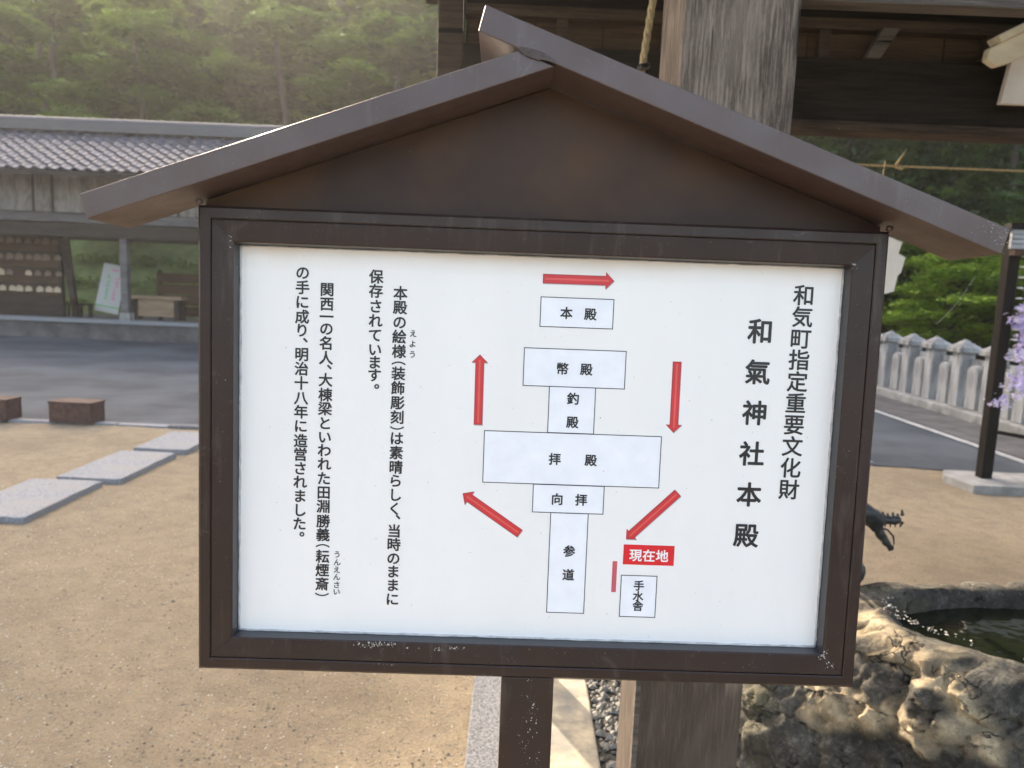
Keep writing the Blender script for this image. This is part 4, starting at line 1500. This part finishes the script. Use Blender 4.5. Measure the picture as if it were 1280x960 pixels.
BOXES = [(-1.8, 96.0, 170.8, 210.2), (-21.4, 116.0, 90.4, 141.4), (14.4, 77.0, 27.4, 90.4), (-71.4, 170.0, -44.2, 27.0), (-2.0, 95.2, -83.4, -44.6),
         (23.4, 75.0, -224.9, -83.6), (125.0, 174.6, -227.6, -168.6)]
for (x0, x1, z0, z1) in BOXES:
    o = sgn(flat([(x0, z0), (x1, z0), (x1, z1), (x0, z1)], .00015), 'map_box', MAT['box_print'], panel, fix=False)
    b = MB()
    t = .55
    for (a0, a1, c0, c1) in ((x0 - t, x1 + t, z1 - t, z1 + t), (x0 - t, x1 + t, z0 - t, z0 + t), (x0 - t, x0 + t, z0 + t, z1 - t), (x1 - t, x1 + t, z0 + t, z1 - t)):
        b.add([(a / 1000, PFY - .00035, c / 1000) for a, c in ((a0, c0), (a1, c0), (a1, c1), (a0, c1))], [(0, 1, 2, 3)])
    sgn(b, 'box_outline', MAT['black_print'], panel, fix=False)
sgn(flat([(126.1, -153.1), (196.7, -153.1), (196.7, -124.8), (126.1, -124.8)], .0003), 'red_label', MAT['red_label'], panel, fix=False)
sgn(flat([(111.9, -193.1), (118.4, -193.1), (118.4, -149.0), (111.9, -149.0)], .0003), 'red_bar', MAT['pink_print'], panel, fix=False)
ARROWS = [((-0.4, 234.5), (95.3, 234.8), 12.7, 23.3), ((-80.5, 34.5), (-80.9, 130.2), 11.7, 22.3), ((185.6, 130.2), (186.0, 32.9), 11.7, 22.3),
          ((-17.8, -114.5), (-98.3, -60.7), 12.7, 23.3), ((197.0, -50.0), (128.8, -117.5), 12.7, 21.2)]


def arrow_poly(a, b_, w, hw, hl, inset=0.0, dx=0.0, dz=0.0):
    ax_, az = a
    bx_, bz = b_
    L_ = math.hypot(bx_ - ax_, bz - az)
    ux, uz = (bx_ - ax_) / L_, (bz - az) / L_
    nx_, nz = -uz, ux
    i = inset
    pts = [(i, -w / 2 + i), (L_ - hl + (i * .6), -w / 2 + i), (L_ - hl + i * .9, -hw / 2 + i * 1.6), (L_ - i * 1.7, 0), (L_ - hl + i * .9, hw / 2 - i * 1.6), (L_ - hl + i * .6, w / 2 - i), (i, w / 2 - i)]
    return [(ax_ + ux * s + nx_ * t + dx, az + uz * s + nz * t + dz) for s, t in pts]


for (a, b_, w, hw) in ARROWS:
    hl = hw * .5
    sgn(flat(arrow_poly(a, b_, w, hw, hl, 0, .7, -1.1), .00012), 'arrow_shade', MAT['print_shadow'], panel, fix=False)
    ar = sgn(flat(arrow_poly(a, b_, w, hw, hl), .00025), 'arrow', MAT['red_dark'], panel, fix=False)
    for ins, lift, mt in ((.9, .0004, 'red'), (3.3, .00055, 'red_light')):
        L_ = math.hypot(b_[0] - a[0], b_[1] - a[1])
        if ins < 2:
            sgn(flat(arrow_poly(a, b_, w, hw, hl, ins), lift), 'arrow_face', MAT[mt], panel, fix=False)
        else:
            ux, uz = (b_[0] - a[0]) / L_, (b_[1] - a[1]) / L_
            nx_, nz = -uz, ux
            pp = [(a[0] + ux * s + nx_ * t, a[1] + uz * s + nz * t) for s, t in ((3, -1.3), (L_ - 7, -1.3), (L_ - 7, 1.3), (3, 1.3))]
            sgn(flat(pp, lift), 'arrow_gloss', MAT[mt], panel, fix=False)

# ---- peeled paint, droppings and specks
def flecks(name, specs, seed, mat='fleck'):
    """specs: (cx, cz, spread x, spread z, count, y, size) in metres about the frame centre"""
    r = random.Random(seed)
    b = MB()
    for cx, cz, sx, sz, n, y, s0 in specs:
        for _ in range(n):
            x, z = cx + r.gauss(0, sx), cz + r.gauss(0, sz)
            s = s0 * (.35 + 1.1 * r.random() ** 2)
            a0 = r.random() * 6
            k = 6
            el_ = r.uniform(.18, .9)
            rot = r.random() * 3.14
            ring = []
            for i in range(k):
                q = s * r.uniform(.55, 1.2)
                u, w = math.cos(a0 + i * 1.047) * q, math.sin(a0 + i * 1.047) * q * el_
                ring.append((x + u * math.cos(rot) - w * math.sin(rot), y, z + u * math.sin(rot) + w * math.cos(rot)))
            ring.append((x, y - s * .35, z))
            b.add(ring, [(i, (i + 1) % k, k) for i in range(k)])
    return tag(sgn(b, name, MAT[mat], fix=False), kind='stuff')


flecks('paint_flecks', [
    (-.2290, -.2705, .0035, .0030, 22, .0014, .0013), (-.2130, -.2700, .0050, .0018, 24, .0014, .0013), (-.2000, -.2695, .0055, .0020, 26, .0014, .0012),
    (-.1880, -.2690, .0040, .0015, 14, .0014, .0011),
    (-.1660, -.2730, .0006, .0004, 3, .0016, .0013), (-.1505, -.2730, .0006, .0004, 3, .0016, .0013),
    (-.1230, -.2730, .0030, .0028, 20, .0016, .0011), (-.0990, -.2710, .0055, .0014, 18, .0014, .0011),
    (.4060, -.2655, .0050, .0030, 34, .0015, .0012), (.4150, -.2780, .0035, .0030, 12, .0014, .0011),
    (.4055, .2665, .0025, .0022, 16, .0012, .0010), (-.408, .262, .0014, .005, 8, .001, .0010),
    (-.19, -.2965, .010, .0006, 10, -.0005, .0009), (.0, -.2690, .16, .003, 26, .0010, .0006),
    (-.41, 0, .006, .12, 16, .0005, .0006), (.42, 0, .008, .13, 16, .0003, .0006)], 2)
flecks('paint_flecks', [(.5480, .3120, .014, .0050, 60, RD0 - .0006, .0007), (.560, .300, .005, .006, 34, RD0 - .0006, .0007),
                        (.44, .345, .006, .004, 8, RD0 - .0004, .0008), (-.33, .378, .09, .006, 8, RD0 + .0006, .0007), (.28, .425, .15, .006, 14, RD0 - .0004, .0006),
                        (-.055, .489, .012, .003, 6, RD0 + .0006, .0007)], 3)
flecks('paint_flecks', [(.004, -.375, .0055, .030, 42, .0026, .0010), (.010, -.365, .004, .012, 26, .0026, .0011), (.018, -.43, .003, .012, 14, .0026, .0008),
                        (-.006, -.40, .004, .008, 14, .0026, .0008)], 4)
flecks('sealant_crumbs', [(-.4025, 0, .0006, .11, 60, .0200, .0009), (.4030, -.02, .0008, .12, 70, .0200, .0011), (.4035, -.24, .0016, .010, 40, .019, .0012),
                          (0, -.2640, .2, .0008, 80, .0200, .0008), (-.405, .235, .001, .008, 8, .014, .0013)], 5)
flecks('dirt_specks', [(0, 0, .24, .15, 70, PFY - .0003, .0006)], 6, 'black_print')


def thread(name, p, q, label):
    b = MB()
    P_, Q_ = Vector(p), Vector(q)
    pts = [P_.lerp(Q_, t / 8) - Vector((0, 0, .006 * math.sin(math.pi * t / 8))) for t in range(9)]
    o = b.tube(pts, .00010, 4).build(name, MAT['thread'], fix=False)
    tag(o, label, 'spider thread')


thread('spider_thread', (.560, .915, 1.535), (.525, .925, 1.475), 'fine spider thread under the right end of the sign roof')
thread('spider_thread', (-.075, .915, 1.875), (-.074, .915, 1.795), 'fine spider thread rising from the ridge end of the sign roof')
